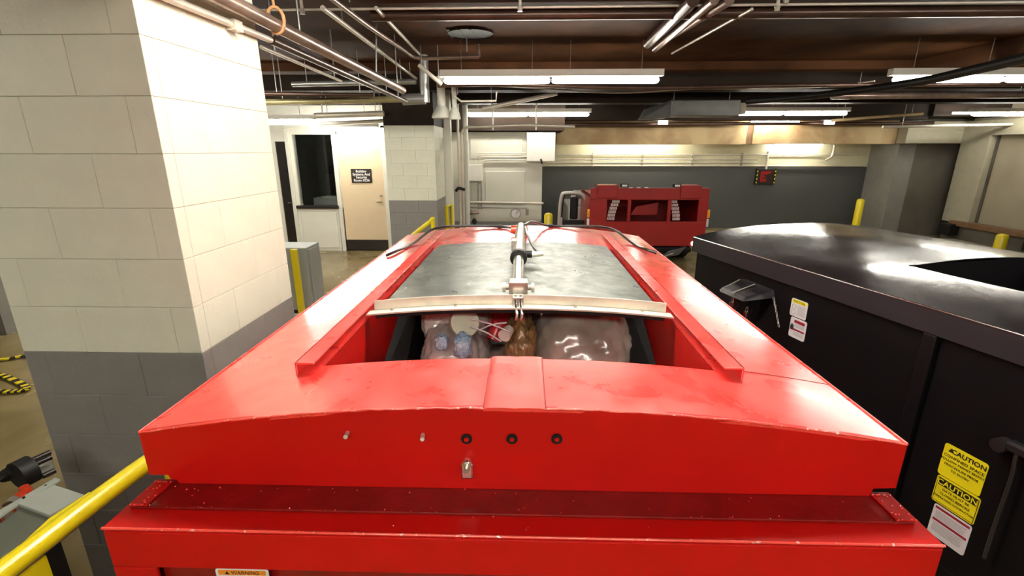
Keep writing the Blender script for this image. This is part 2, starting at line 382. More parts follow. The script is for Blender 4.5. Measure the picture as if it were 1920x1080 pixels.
fixture(3.75, 2.72, 9.85, 'lit lamp right of centre, second row')
fixture(8.7, 2.72, 10.1, 'lit lamp by the right edge, second row', 2)
fixture(5.2, 2.66, 11.75, 'short lit lamp close before the tan beam', 1, 1.1)
fixture(-4.75, 2.50, 8.3, 'lit lamp just right of the big block pillar', 1, 1.2, .045)
fixture(-3.98, 2.42, 9.3, 'lit lamp over the beige door', 1, 1.19, .035)
fixture(6.3, 2.20, 12.72, 'lamp behind the tan beam lighting the back wall', 1, 1.19)
fixture(1.6, 2.45, 12.55, 'left lamp hidden behind the tan beam', 2, 1.19)
# rows overhead / behind the camera (outside the frame; twin tubes added for extra brightness)
fixture(-1.0, 2.85, 2.05, 'lamp straight over the red compactor', w=.34, twin=1)
fixture(3.3, 2.85, 2.0, 'lamp over the black container')
fixture(-1.3, 2.85, -1.6, 'lamp behind the viewpoint, left', w=.34, twin=1)
fixture(3.0, 2.85, -1.8, 'lamp behind the viewpoint, right', w=.34, twin=1)
fixture(-5.4, 2.80, 5.5, 'lamp hidden behind the big block pillar', w=.34, twin=1)
fixture(-5.6, 2.85, .6, 'lamp out of view at the left')

# ================================================================ RED COMPACTOR
cxx = -.02; HW = .955; YF = 1.03; YB = 3.93; Z0 = 1.36; ZC = .085
def arch(x): 
    t = (x-cxx)/HW; return Z0+ZC*(1-abs(t)**2.1)
RC = thing('trash_compactor', 'large red steel trash compactor filling the foreground, lid half open', 'compactor', (cxx, 2.4, 0))
# lower body
g = MB(); g.box(cxx-.93, cxx+.93, 1.06, 3.88, .12, .2); g.box(cxx-.93, cxx-.91, 1.06, 3.88, .2, 1.25); g.box(cxx+.91, cxx+.93, 1.06, 3.88, .2, 1.25)
g.box(cxx-.91, cxx+.91, 1.06, 1.08, .2, 1.2); g.box(cxx-.91, cxx+.91, 3.86, 3.88, .2, 1.3)
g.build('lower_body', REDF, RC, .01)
g = MB(); g.box(cxx-.965, cxx+.965, .885, 1.06, 1.19, 1.2); g.box(cxx-.965, cxx+.965, .885, .897, 1.085, 1.19)
g.box(cxx-.965, cxx-.86, .885, .897, .15, 1.085); g.box(cxx+.86, cxx+.965, .885, .897, .15, 1.085)
g.box(cxx-.965, cxx-.953, .897, 1.06, .15, 1.19); g.box(cxx+.953, cxx+.965, .897, 1.06, .15, 1.19)
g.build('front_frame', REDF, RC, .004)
MB().box(cxx-.86, cxx+.86, .905, .915, .15, 1.10).build('front_panel', REDD, RC)
MB().box(cxx-.945, cxx+.945, .945, 1.035, 1.2, 1.209).build('ledge_strip', REDD, RC, .003, label='red strip on the ledge, darkened for the overhang shade')  # shade under the overhang put into the strip's darker red
for sx in (-1, 1):
    xa = cxx+sx*.945; xb = cxx+sx*.90
    MB().box(min(xa, xb), max(xa, xb), .945, 1.035, 1.209, 1.213).build('end_plate', REDF, RC, .002)
MB().tube([(cxx-.965, .886, 1.198), (cxx+.965, .886, 1.198)], .0035, 6).build('ledge_edge', WELD, RC)
# skids
for sx in (-1, 1): MB().box(cxx+sx*.7-.06, cxx+sx*.7+.06, .95, 3.88, 0, .12).build('skid', REDD, RC, .01)
# upper body front / side skirts
NX = 32
xs = [cxx-HW+2*HW*i/NX for i in range(NX+1)]
g = MB()
bot = [(cxx-HW, 1.235), (cxx-HW+.05, 1.235), (cxx-HW+.055, 1.222), (cxx-HW+.07, 1.222), (cxx-HW+.075, 1.21), (cxx+HW-.06, 1.21), (cxx+HW-.055, 1.232), (cxx+HW, 1.235)]
poly = bot+[(x, arch(x)) for x in reversed(xs)]
n = len(poly); g.add([(q[0], YF, q[1]) for q in poly]+[(q[0], YF+.012, q[1]) for q in poly], [tuple(range(n)), tuple(range(n, 2*n))[::-1]]+[(i, (i+1) % n, n+(i+1) % n, n+i) for i in range(n)])
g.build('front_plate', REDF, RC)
for sx in (-1, 1):
    xa = cxx+sx*HW; MB().box(min(xa, xa-sx*.012), max(xa, xa-sx*.012), YF+.012, YB-.012, 1.235, Z0-.002).build('side_skirt', REDF, RC, .002)
MB().prism([(x, arch(x)-.004) for x in xs]+[(cxx+HW, 1.2), (cxx-HW, 1.2)], 'y', YB-.012, YB).build('rear_plate', REDF, RC)
# arched top with opening
OX = .60; OY0, OY1 = 1.315, 3.16
xsb = sorted(set([round(x, 4) for x in xs]+[round(cxx-OX, 4), round(cxx+OX, 4)]))
ys = [YF, 1.1, 1.2, OY0, 1.6, 2.0, 2.4, 2.8, OY1, 3.4, 3.6, 3.8, YB]
g = MB(); vs = []; th = .010
for y in ys:
    for x in xsb: vs.append((x, y, arch(x)+.0015*noise.noise(Vector((x*3, y*3, 0)))))
nx = len(xsb)
top = []; 
for j in range(len(ys)-1):
    for i in range(nx-1):
        xm = (xsb[i]+xsb[i+1])/2
        if OY0-1e-6 <= ys[j] < OY1-1e-6 and abs(xm-cxx) < OX: continue
        top.append((j*nx+i, j*nx+i+1, (j+1)*nx+i+1, (j+1)*nx+i))
g.add(vs, top, True)
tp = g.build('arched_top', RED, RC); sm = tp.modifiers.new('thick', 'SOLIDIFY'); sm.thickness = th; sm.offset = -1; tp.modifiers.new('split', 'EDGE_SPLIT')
# seam line on top skin at y 1.315 right/left, weld bead on front edge
for yy in (1.335,):
    for sx in (1,):
        MB().tube([(cxx+sx*(.68+.27*k/6), yy, arch(cxx+sx*(.68+.27*k/6))+.0005) for k in range(7)], .0012, 5).build('seam', REDD, RC)
bead = []
for i in range(121):
    x = cxx-HW+2*HW*i/120; bead.append((x, YF+.001+.0015*noise.noise(Vector((x*40, 0, 0))), arch(x)-.001+.003*noise.noise(Vector((x*25, 3, 0)))))
MB().tube(bead, [.0028+.0022*noise.noise(Vector((i*.7, 9, 2))) for i in range(121)], 6).build('weld_bead', WELD, RC)
for sx in (-1, 1):
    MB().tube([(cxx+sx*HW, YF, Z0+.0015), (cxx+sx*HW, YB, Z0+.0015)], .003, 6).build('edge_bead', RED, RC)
# centre cover plate with groove
g = MB(); xa, xb = -.098, .055; NP = 16
prof = []
for i in range(NP+1):
    t = i/NP; x = xa+(xb-xa)*t; prof.append((x, arch(x)+.002+.0016*abs(math.sin(math.pi*2*t))**.6-(0.002 if i in (0, NP) else 0)))
g.add([(p[0], 1.025, p[1]) for p in prof]+[(p[0], 1.325, p[1]) for p in prof]+[(p[0], 1.025, arch(p[0])-.006) for p in prof]+[(p[0], 1.325, arch(p[0])-.006) for p in prof],
      [(i, i+1, NP+2+i, NP+1+i) for i in range(NP)], True)
o2 = 2*(NP+1); o3 = 3*(NP+1)
g.f += [(i, o2+i, o2+i+1, i+1) for i in range(NP)]+[(NP+1+i, NP+2+i, o3+i+1, o3+i) for i in range(NP)]; g.s += [False]*2*NP; g.m += [0]*2*NP
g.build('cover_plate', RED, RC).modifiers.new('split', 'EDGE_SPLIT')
for x in (xa, xb): MB().bar((x, 1.03, arch(x)+.0012), (x, 1.325, arch(x)+.0012), .0022, .003).build('plate_seam', REDD, RC)
# slot notches
for sx, yy in ((-1, 2.42), (1, 2.46)):
    xx = cxx+sx*.665; MB().bar((xx-.025, yy-.012, arch(xx)+.003), (xx+.025, yy+.012, arch(xx)+.001), .018, .012).build('lug', REDD, RC, .003)
# guide rails: channel, web outside, flange towards the opening
for sx in (-1, 1):
    xo = cxx+sx*.655; xi = cxx+sx*.598; h = .040; y0, y1 = 1.265, 3.62
    zz = lambda x: arch(x)
    g = MB()
    def hx(xp, xq, za, zb):
        g.hexa([(xp, y0, za), (xq, y0, za), (xq, y1, za), (xp, y1, za), (xp, y0, zb), (xq, y0, zb), (xq, y1, zb), (xp, y1, zb)])
    hx(min(xo, xo-sx*.006), max(xo, xo-sx*.006), zz(xo)-.004, zz(xo)+h)
    hx(min(xo, xi), max(xo, xi), zz(xo)+h-.006, zz(xo)+h)
    
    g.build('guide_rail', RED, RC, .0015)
# hopper
g = MB(); gz = arch(.6)-.012
g.box(cxx-.61, cxx-OX, OY0, OY1, .65, gz); g.box(cxx+OX, cxx+.61, OY0, OY1, .65, gz)
g.box(cxx-.61, cxx+.61, OY1, OY1+.01, .65, gz); g.box(cxx-.61, cxx+.61, OY0-.01, OY0, .65, gz)
g.build('hopper_wall', REDF, RC)
MB().box(cxx-.61, cxx+.61, OY0, OY1, .64, .65).build('hopper_floor', RUB, RC)
for sx in (-1, 1):
    g = MB(); x1 = cxx+sx*.598; x2 = cxx+sx*.50
    g.hexa([(x1, 1.62, 1.02), (x2, 1.72, 1.02), (x2, 3.0, 1.02), (x1, 3.0, 1.02), (x1, 2.45, 1.37), (x2+sx*.03, 2.5, 1.37), (x2+sx*.03, 3.0, 1.37), (x1, 3.0, 1.37)])
    g.build('hopper_liner', RUB, RC)
# sliding lid
LY0, LY1 = 1.79, 3.13; LX0, LX1 = -.585, .545
def lz(x): return arch(x)+.014
g = MB(); NL = 20; lx = [LX0+(LX1-LX0)*i/NL for i in range(NL+1)]
rows = [LY0, 2.1, 2.5, 2.8, LY1]
g.add([(x, y, lz(x)) for y in rows for x in lx]+[(x, y, lz(x)-.006) for y in rows for x in lx],
      [(j*(NL+1)+i, j*(NL+1)+i+1, (j+1)*(NL+1)+i+1, (j+1)*(NL+1)+i) for j in range(4) for i in range(NL)]+[(len(rows)*(NL+1)+j*(NL+1)+i, len(rows)*(NL+1)+(j+1)*(NL+1)+i, len(rows)*(NL+1)+(j+1)*(NL+1)+i+1, len(rows)*(NL+1)+j*(NL+1)+i+1) for j in range(4) for i in range(NL)], True)
lid = g.build('sliding_lid', LIDM, RC, label='scuffed grey metal sliding lid')
def archbar(y0, y1, za, zb, x0=LX0-.012, x1=LX1+.012):
    g = MB(); n = 20; vs = []
    for i in range(n+1):
        x = x0+(x1-x0)*i/n; z = lz(x); vs += [(x, y0, z+za), (x, y1, z+za), (x, y1, z+zb), (x, y0, z+zb)]
    fs = []
    for i in range(n):
        a = i*4; b = a+4
        fs += [(a, a+1, b+1, b), (a+1, a+2, b+2, b+1), (a+2, a+3, b+3, b+2), (a+3, a, b, b+3)]
    fs += [(0, 3, 2, 1), (n*4, n*4+1, n*4+2, n*4+3)]
    return g.add(vs, fs)
archbar(1.785, 1.791, .0, .042).build('edge_bar', BARM, lid, label='pale metal angle bar along the lid edge')
archbar(1.735, 1.785, -.002, .004, LX0-.03, LX1+.03).build('edge_flange', BARM, lid)
archbar(1.755, 1.79, -.022, -.006, LX0, LX1).build('edge_seal', RUB, lid, label='black rubber seal')
for x in (-.52, -.27, .20, .46):
    MB().tube([(x, 1.765, lz(x)+.004), (x, 1.765, lz(x)+.012)], .007, 6).build('bolt', STEEL, lid)
# hydraulic cylinder
cy = MB().tube([(-.03, 2.36, 1.525), (-.03, 3.0, 1.515), (-.028, 3.50, 1.50)], .034, 20).build('hydraulic_cylinder', STEEL, RC, label='chrome and steel hydraulic cylinder on the lid')
MB().tube([(-.026, 1.87, 1.522), (-.03, 2.40, 1.526)], .026, 20).build('piston_rod', CHROME, cy, label='polished chrome piston rod')
MB().tube([(-.03, 2.33, 1.525), (-.03, 2.375, 1.525)], .043, 20).build('gland', RUB, cy, label='black gland ring')
MB().box(-.062, .014, 1.815, 1.875, 1.493, 1.545).build('clevis', STEEL, cy, .004)
MB().tube([(-.085, 1.845, 1.515), (.038, 1.845, 1.515)], .011, 10).build('pin', STEEL, cy)
g = MB(); 
for x in (-.082, .034): g.tube([(x-.006, 1.845, 1.515), (x+.006, 1.845, 1.515)], .02, 6)
g.build('nut', BARM, cy)
MB().box(-.045, -.003, 1.76, 1.82, 1.445, 1.50).build('bracket', STEEL, cy, .004)
g = MB()
for dx in (-.035, -.015): g.tube([(dx, 1.775, 1.50), (dx, 1.75, 1.47), (dx+.008, 1.735, 1.44), (dx+.004, 1.732, 1.415)], .007, 8)
g.build('link', CHROME, cy)
MB().box(-.075, -.045, 2.62, 2.70, 1.50, 1.56).build('port_block', STEEL, cy, .004)
MB().tube(smoothpath([(.005, 3.3, 1.53), (.02, 2.95, 1.53), (.05, 2.68, 1.515), (.08, 2.52, 1.51)]), .008, 8).build('cylinder_hose', HOSE, cy)
MB().tube([(.0, 2.5, 1.51), (.05, 2.5, 1.51), (.10, 2.5, 1.515)], [.016, .016, .012], 8).build('port_fitting', BARM, cy)
MB().tube([(.0, 2.5, 1.51), (.04, 2.5, 1.51)], .02, 8).build('port_nut', RUB, cy)
g = MB(); g.box(-.075, .02, 3.48, 3.60, arch(0), 1.50); g.build('rear_bracket', REDF, cy, .005)
for o in (0,):
    MB().tube([(-.10, 3.45, 1.49), (-.06, 3.45, 1.49)], .03, 10).build('red_cap', VALV, cy, label='red cap')
# hoses over the far end
hl = smoothpath([(-.05, 3.6, 1.47), (-.2, 3.80, arch(-.2)+.012), (-.50, 3.79, arch(-.5)+.035), (-.70, 3.66, arch(-.7)+.055), (-.80, 3.35, arch(-.8)+.012), (-.865, 3.10, arch(-.865)+.014), (-.90, 3.02, arch(-.9)+.012)])
MB().tube(hl, .010, 8).build('hydraulic_hose', HOSE, RC, label='black hydraulic hose running to the left side')
hr = smoothpath([(.0, 3.40, 1.53), (.06, 3.55, 1.53), (.21, 3.86, arch(.21)+.012), (.50, 3.83, arch(.5)+.035), (.68, 3.68, arch(.68)+.055), (.78, 3.42, arch(.78)+.012), (.83, 3.24, arch(.83)+.012), (.90, 3.2, arch(.9)+.01)])
MB().tube(hr, .010, 8).build('hydraulic_hose', HOSE, RC, label='black hydraulic hose running to the right side')
for x, y in ((-.2, 3.80), (.21, 3.86)):
    MB().box(x-.018, x+.018, y-.02, y+.02, arch(x)-.001, arch(x)+.026).build('hose_clamp', RUB, RC, .006)
# front hardware
def onfront(px, py): p = aty(px, py, YF); return p
for px, py in ((652, 811), (793, 815)):
    p = onfront(px, py); MB().tube([p+Vector((0, .002, 0)), p+Vector((.004, -.026, .004))], .0055, 8).build('bolt', BARM, RC)
for px in (875, 960, 1044):
    p = onfront(px, 822)
    b = MB().tube([p+Vector((0, .001, 0)), p+Vector((0, -.004, 0))], .014, 20).build('plug_ring', RUB, RC, label='dark round plug')
    MB().tube([p+Vector((0, -.003, 0)), p+Vector((0, -.0065, 0))], .006, 14).build('plug_centre', REDF, b)
p = onfront(877, 872)
k = MB().prism([(p.x-.016, p.z-.026), (p.x+.016, p.z-.026), (p.x+.016, p.z+.014), (p.x+.007, p.z+.026), (p.x-.007, p.z+.026), (p.x-.016, p.z+.014)], 'y', YF-.022, YF).build('latch', CHROME, RC, .005, label='chrome latch on the front')
MB().tube([p+Vector((0, -.022, .006)), p+Vector((0, -.032, .006))], .007, 10).build('latch_button', STEEL, k)
# warning decal on front
dz = 1.153
a = aty(403, 1066, .884); b = aty(503, 1069, .884)
def roundrect(w, h, r, n=4):
    out = []
    for cx_, cy_, a0 in ((w/2-r, h/2-r, 0), (-w/2+r, h/2-r, 90), (-w/2+r, -h/2+r, 180), (w/2-r, -h/2+r, 270)):
        for k in range(n+1): t = R(a0+90*k/n); out.append((cx_+r*math.cos(t), cy_+r*math.sin(t)))
    return out
def plaque(name, m, parent, pos, xd, yd, w, h, th=.001, r=.006, off=0., **kw):
    x = Vector(xd).normalized(); y = Vector(yd).normalized(); z = x.cross(y); pos = Vector(pos)+z*off
    pl = roundrect(w, h, r); n = len(pl); g = MB()
    g.add([pos+x*q[0]+y*q[1]+z*th for q in pl]+[pos+x*q[0]+y*q[1] for q in pl], [tuple(range(n))]+[tuple(range(n, 2*n))[::-1]]+[(i, n+i, n+(i+1) % n, (i+1) % n) for i in range(n)])
    return g.build(name, m, parent, **kw)
def tri(name, m, parent, pos, xd, yd, s, off):
    x = Vector(xd).normalized(); y = Vector(yd).normalized(); z = x.cross(y); pos = Vector(pos)+z*off
    g = MB(); q = [pos-x*s*.55-y*s*.45, pos+x*s*.55-y*s*.45, pos+y*s*.5]
    g.add([p+z*.0006 for p in q]+q, [(0, 1, 2), (3, 5, 4), (0, 3, 4, 1), (1, 4, 5, 2), (2, 5, 3, 0)]); return g.build(name, m, parent)
Wd = b.x-a.x; zt = a.z; X_ = (1, 0, 0); Zd = (0, 0, 1)
c0 = Vector(((a.x+b.x)/2, .885, zt-.045))
pl = plaque('warning_decal', STW, RC, c0, X_, Zd, Wd, .09, off=.0004, label='orange and white warning decal')
plaque('header', ORG, pl, c0+Vector((0, 0, .035)), X_, Zd, Wd-.014, .014, .0006, .001, off=.0016)
text('WARNING', .014, BLET, pl, c0+Vector((.008, -.0026, .0345)), X_, Zd, depth=.0003)
tri('warning_triangle', BLET, pl, c0+Vector((-.036, 0, .035)), X_, Zd, .010, .0024)
for k in range(4):
    text('KEEP HANDS CLEAR' if k == 0 else 'OF MOVING PARTS' if k == 1 else 'LOCK OUT POWER' if k == 2 else 'BEFORE SERVICE', .009, BLET, pl, c0+Vector((0, -.0018, .016-.014*k)), X_, Zd, depth=.0003)
# manufacturer-free weld specks on ledge
g = MB()
for i in range(70):
    x = random.uniform(cxx-.93, cxx+.93); y = random.choice([random.uniform(.945, .955), random.uniform(1.0, 1.03), random.uniform(.9, 1.03)])
    r_ = random.uniform(.0007, .0018); zt_ = 1.2 if y < .945 else 1.209
    g.tube([(x, y, zt_), (x+random.uniform(-1, 1)*.003, y, zt_+r_)], r_, 5)
for i in range(60):
    sx = random.choice((-1, 1)); x = cxx+sx*random.uniform(.90, .945); y = random.choice((.946, 1.03)) if random.random() < .6 else random.uniform(.945, 1.03)
    g.tube([(x, y, 1.213), (x+.002, y, 1.2155)], random.uniform(.001, .0022), 5)
tag(g.build('paint_specks', WELD, RC), kind='stuff')

# ---------------------------------------------------------------- trash in the hopper
def blob(center, rad, amp, freq, seed, sub=5, pinch=None):
    import bmesh
    bm = bmesh.new(); bmesh.ops.create_icosphere(bm, subdivisions=sub, radius=1)
    g = MB(); vs = []
    for v in bm.verts:
        d = v.co.normalized(); n1 = noise.noise(d*freq+Vector((seed, 0, 0))); n2 = abs(noise.noise(d*freq*2.3+Vector((0, seed, 0))))
        n3 = 1-abs(noise.noise(Vector((d.x*3+d.z*2, d.y*3, d.z*5-d.x*2))*1.6+Vector((seed, seed, 0))))*2+.5*(1-abs(noise.noise(d*7+Vector((seed, 1, 2))))*2)
        k = 1+amp*(n1*.9-n2*.8)+amp*.38*n3
        # boxier
        q = Vector([math.copysign(abs(c)**.75, c) for c in d])
        vs.append(Vector(center)+Vector((q.x*rad[0], q.y*rad[1], q.z*rad[2]))*k)
    g.add(vs, [tuple(l.index for l in f.verts) for f in bm.faces], True); bm.free(); return g
def bag(name, label, m, center, rad, amp, freq, seed, cat='trash bag'):
    return blob(center, rad, amp, freq, seed).build(name, m, label=label, cat=cat)
bag('trash_bag', 'big grey-brown filled plastic bag at the right of the hopper', BAGB, (.285, 2.30, .98), (.265, .38, .38), .07, 1.3, 3.1)
bag('trash_bag', 'lower pale clear plastic bag at the left of the hopper', BAGG, (-.33, 2.16, .98), (.17, .28, .28), .11, 1.5, 8.2)
bag('trash_bag', 'upper pale clear plastic bag folded at the top left', BAGG, (-.34, 2.28, 1.24), (.17, .2, .12), .13, 2.0, 12.7)
bag('trash_bag', 'brown and orange crumpled bag in the middle of the hopper', BAGO, (-.015, 2.06, 1.05), (.075, .16, .24), .22, 2.2, 5.5)
bag('trash_bag', 'dark plastic bag lowest in the middle of the hopper', BAGB, (-.13, 2.10, .88), (.22, .40, .22), .2, 2.0, 21.5)
p = aty(870, 605, 1.93)
tag(MB().tube([p+Vector((0, .012, -.004)), p, p+Vector((.003, -.006, .003))], [.062, .066, .060], 28).build('plastic_disc', LIDC, label='pale green round plastic lid among the bags', cat='lid'))
p = aty(868, 648, 1.83)
bag('wrapper', 'pale blue printed wrapper below the round lid', BLUE, tuple(p), (.035, .04, .045), .3, 2.5, 2.2, cat='wrapper')
p = aty(828, 642, 1.84)
bag('wrapper', 'small blue wrapper showing through the left bag', BLUE, tuple(p), (.025, .03, .03), .3, 2.5, 4.2, cat='wrapper')
p = aty(932, 622, 1.93)
MB().tube([p+Vector((-.02, 0, -.035)), p+Vector((.01, .03, .03))], .03, 14).build('drink_can', REDC, label='red drink can beside the orange bag', cat='can')
p = aty(945, 630, 1.87)
MB().tube([p, p+Vector((.02, .05, .01))], [.028, .022], 14).build('paper_cup', WHITE, label='white paper cup lying beside the red can', cat='cup')
p = aty(905, 600, 2.25)
MB().box(p.x-.04, p.x+.16, 2.25, 2.45, p.z-.1, p.z+.05).build('red_carton', REDC, bevel=.01, label='red carton at the back of the hopper', cat='carton')
g = MB()
for a_, b_ in (((880, 598), (955, 622)), ((882, 612), (940, 640)), ((900, 618), (950, 605))):
    A = aty(*a_, 1.88); B = aty(*b_, 1.86); g.tube(smoothpath([A, (A+B)/2+Vector((0, -.01, .012)), B]), .0035, 5)
g.build('plastic_straw', STW, label='thin white straws lying across the dark gap', cat='straw')

# ================================================================ BLACK CONTAINER (local: +x across to the right, -y towards camera)
O = Vector((1.377, 3.885, 0)); AN = R(14.27)
BC = thing('steel_container', 'glossy black steel compactor container beside the red one', 'container', O, AN)
def bw(u, v, z): return MW[BC.name] @ Vector((v, -u, z))
W2 = 1.84; L2 = 4.9
def bz(v): return 1.36+.077*(1-abs((v-W2/2)/(W2/2))**2.1)
def loc(g, name, m, **kw): return g.build(name, m, BC, local=True, **kw)
def lb(g, u0, u1, v0, v1, z0, z1): return g.box(v0, v1, -u1, -u0, z0, z1)
g = MB(); lb(g, .03, L2, .03, W2-.03, .12, .20); lb(g, .03, L2, .03, .05, .2, 1.3); lb(g, .03, L2, W2-.05, W2-.03, .2, 1.3); lb(g, .03, .05, .03, W2-.03, .2, 1.35); lb(g, L2-.02, L2, .03, W2-.03, .2, 1.35)
loc(g, 'body', BLK, bevel=.004)
hv0, hv1, hu0, hu1 = .44, 1.36, 1.40, 2.9
NV = 24; vsb = sorted(set([round(W2*i/NV, 4) for i in range(NV+1)]+[hv0, hv1]))
us = [hu0*i/10 for i in range(11)]+[hu0+(hu1-hu0)*i/8 for i in range(1, 9)]+[3.3, 3.8, 4.3, L2]
g = MB(); nv = len(vsb)
g.add([(v, -u, bz(v)+(.010*noise.noise(Vector((u*1.3, v*1.8, 4)))+.004*noise.noise(Vector((u*4, v*3, 9))))*min(1, v/.15, (W2-v)/.15)) for u in us for v in vsb],
      [(j*nv+i, j*nv+i+1, (j+1)*nv+i+1, (j+1)*nv+i) for j in range(len(us)-1) for i in range(nv-1) if not (hu0-1e-6 <= us[j] < hu1-1e-6 and hv0-1e-6 <= vsb[i] < hv1-1e-6)], True)
t2 = loc(g, 'arched_roof', BLKT, label='mirror-glossy dark arched roof with square opening'); sm = t2.modifiers.new('thick', 'SOLIDIFY'); sm.thickness = .008; sm.offset = 1; t2.modifiers.new('split', 'EDGE_SPLIT')
g = MB(); lb(g, 0, L2, 0, .012, 1.245, 1.362); lb(g, 0, L2, W2-.012, W2, 1.245, 1.362); loc(g, 'roof_lip', BLKL, bevel=.003)
g = MB(); g.prism([(v, bz(v)-.002) for v in vsb]+[(W2, 1.245), (0, 1.245)], 'y', -.012, 0); loc(g, 'end_lip', BLKL)
g = MB(); g.tube([(0.002, 0, 1.362), (0.002, -L2, 1.362)], .005, 6); loc(g, 'lip_edge', CHROME)
g = MB(); lb(g, hu0-.01, hu0, hv0, hv1, .9, 1.43); lb(g, hu0, hu1, hv0-.01, hv0, .9, 1.415); lb(g, hu0, hu1, hv1, hv1+.01, .9, 1.42); loc(g, 'hopper_wall', BLK)
g = MB(); lb(g, hu0, hu1, hv0, hv1, .88, .9); loc(g, 'hopper_floor', BLK)
for u in (1.88, 3.4): g = MB(); lb(g, u-.03, u+.03, .0, .03, .15, 1.245); loc(g, 'side_rib', BLK, bevel=.006)
for v in (.3, W2-.3): g = MB(); lb(g, .1, L2, v-.06, v+.06, 0, .12); loc(g, 'skid', BLK)
# latch bracket, padlock, chain
g = MB(); g.hexa([(-.16, -.62, 1.09), (-.16, -.86, 1.09), (.03, -.92, 1.12), (.03, -.66, 1.12), (-.13, -.60, 1.115), (-.13, -.84, 1.115), (.03, -.90, 1.17), (.03, -.60, 1.17)])
br = loc(g, 'latch_bracket', BLKT, bevel=.002)
def sub(g, name, m, par=br, **kw): return g.build(name, m, par, local=True, **kw)
g = MB(); g.tube([(-.155, -.615, 1.10), (.0, -.61, 1.165)], .004, 6); g.tube([(-.155, -.735, 1.112), (.0, -.76, 1.172)], .004, 6); sub(g, 'bracket_rib', STEEL)
g = MB(); lb(g, .70, .735, -.10, -.06, .93, 1.09); lb(g, .76, .80, -.03, .03, .93, 1.1); sub(g, 'hasp', BLKT)
g = MB(); g.tube([(-.08, -.665, 1.02), (-.08, -.665, .995)], .02, 12); g.tube([(-.055, -.64, 1.04), (-.055, -.64, 1.022)], .014, 12); sub(g, 'bolt', CHROME)
g = MB(); g.box(-.07, -.045, -.80, -.77, .93, .99); pk = sub(g, 'padlock', CHROME, bevel=.004)
g = MB(); g.tube(smoothpath([(-.065, -.785, .985), (-.065, -.785, 1.01), (-.05, -.785, 1.02), (-.05, -.785, .985)]), .003, 6); sub(g, 'shackle', STEEL)
g = MB()
A = Vector((.012, -.93, 1.12)); B = Vector((.018, -1.0, .96))
for k in range(9):
    c = A.lerp(B, k/8); d = (B-A).normalized(); s_ = Vector((0, 1, 0)) if k % 2 else Vector((1, 0, 0))
    ring = [c+d*.011*math.cos(t*math.pi/4)+s_*.006*math.sin(t*math.pi/4) for t in range(9)]
    g.tube(ring, .0028, 5, caps=False)
ch = loc(g, 'chain', STEEL)
# handle further along the side
g = MB(); g.tube(smoothpath([(.03, -2.30, .9), (.0, -2.29, .90), (-.005, -2.30, .80), (-.005, -2.30, .55), (.0, -2.30, .40)]), .008, 8); loc(g, 'side_handle', BLKH)
g = MB(); g.tube([(.03, -2.235, .905), (-.02, -2.235, .905)], .028, 14); loc(g, 'handle_boss', BLKH)
g = MB(); lb(g, 2.25, 2.6, -.015, .03, .90, .94); loc(g, 'handle_bar', BLKH, bevel=.01)
# stickers: plane v=.03, facing -x local
sx_ = (MW[BC.name].to_3x3() @ Vector((0, -1, 0))); sz_ = Vector((0, 0, 1)); nn = sx_.cross(sz_)
def sp(u, z): return bw(u, .03, z)+nn*.0
def sticker(name, m, uc, zc, w_, h_, label, par=BC, off=.001, r=.012, th=.001): return plaque(name, m, par, bw(uc, .03, zc), sx_, sz_, w_, h_, th, r, off, label=label)
def stext(t, s_, m, par, u, z, off=.0035, bold=0): return text(t, s_, m, par, bw(u, .03, z)+nn*off, sx_, sz_, depth=.0003, bold=bold)
s1 = sticker('caution_sticker', YELS, 2.122, .703, .170, .160, 'upper yellow caution sticker')
tri('warning_triangle', BLET, s1, bw(2.067, .03, .758), sx_, sz_, .022, .0022)
stext('CAUTION', .030, BLET, s1, 2.136, .757, bold=.0006)
for k, t in enumerate(['CONFINED SPACE', 'FOLLOW PERMIT ENTRY', 'PROCEDURE PRIOR', 'TO ENTRY']): stext(t, .0195 if k == 0 else .0155, BLET, s1, 2.122, .728-.0205*k)
s2 = sticker('caution_sticker', YELS, 2.130, .552, .174, .136, 'lower yellow caution sticker with black header')
g = MB(); 
def sbox(u0, u1, z0, z1, off, m, name, par):
    gg = MB(); q = [bw(u0, .03, z0), bw(u1, .03, z0), bw(u1, .03, z1), bw(u0, .03, z1)]
    gg.hexa([p+nn*off for p in q]+[p+nn*(off+.0006) for p in q]); return gg.build(name, m, par)
sbox(2.052, 2.208, .575, .608, .0022, BLET, 'header', s2)
stext('CAUTION', .036, YELS, s2, 2.13, .591, off=.0042, bold=.0005)
for (u0, u1, z0, z1) in ((2.047, 2.213, .609, .611), (2.047, 2.213, .490, .492), (2.047, 2.049, .49, .611), (2.211, 2.213, .49, .611)): sbox(u0, u1, z0, z1, .0022, BLET, 'border', s2)
for k, t in enumerate(['GATE MUST BE', 'CLOSED BEFORE', 'OPERATING COMPACTOR']): stext(t, .0165 if k < 2 else .0135, BLET, s2, 2.13, .560-.021*k)
s3 = sticker('instruction_sticker', STW, 2.140, .398, .155, .160, 'white sticker with two dark red bars')
for z in (.458, .396): sbox(2.070, 2.210, z, z+.011, .0022, RLET, 'red_bar', s3)
g = MB()
for z0 in (.444, .436, .428, .420, .412, .384, .376, .368, .360, .352, .344):
    q = [bw(2.075, .03, z0), bw(2.205-.03*random.random(), .03, z0), bw(2.2, .03, z0+.004), bw(2.075, .03, z0+.004)]
    g.hexa([p+nn*.0022 for p in q]+[p+nn*.0027 for p in q])
tag(g.build('small_print', GLET, s3), kind='stuff')
s4 = sticker('caution_sticker', STW, 1.120, 1.112, .125, .112, 'small white sticker with yellow header')
sbox(1.066, 1.174, 1.142, 1.162, .0022, YELS, 'header', s4); stext('CAUTION', .019, BLET, s4, 1.12, 1.152, off=.0032)
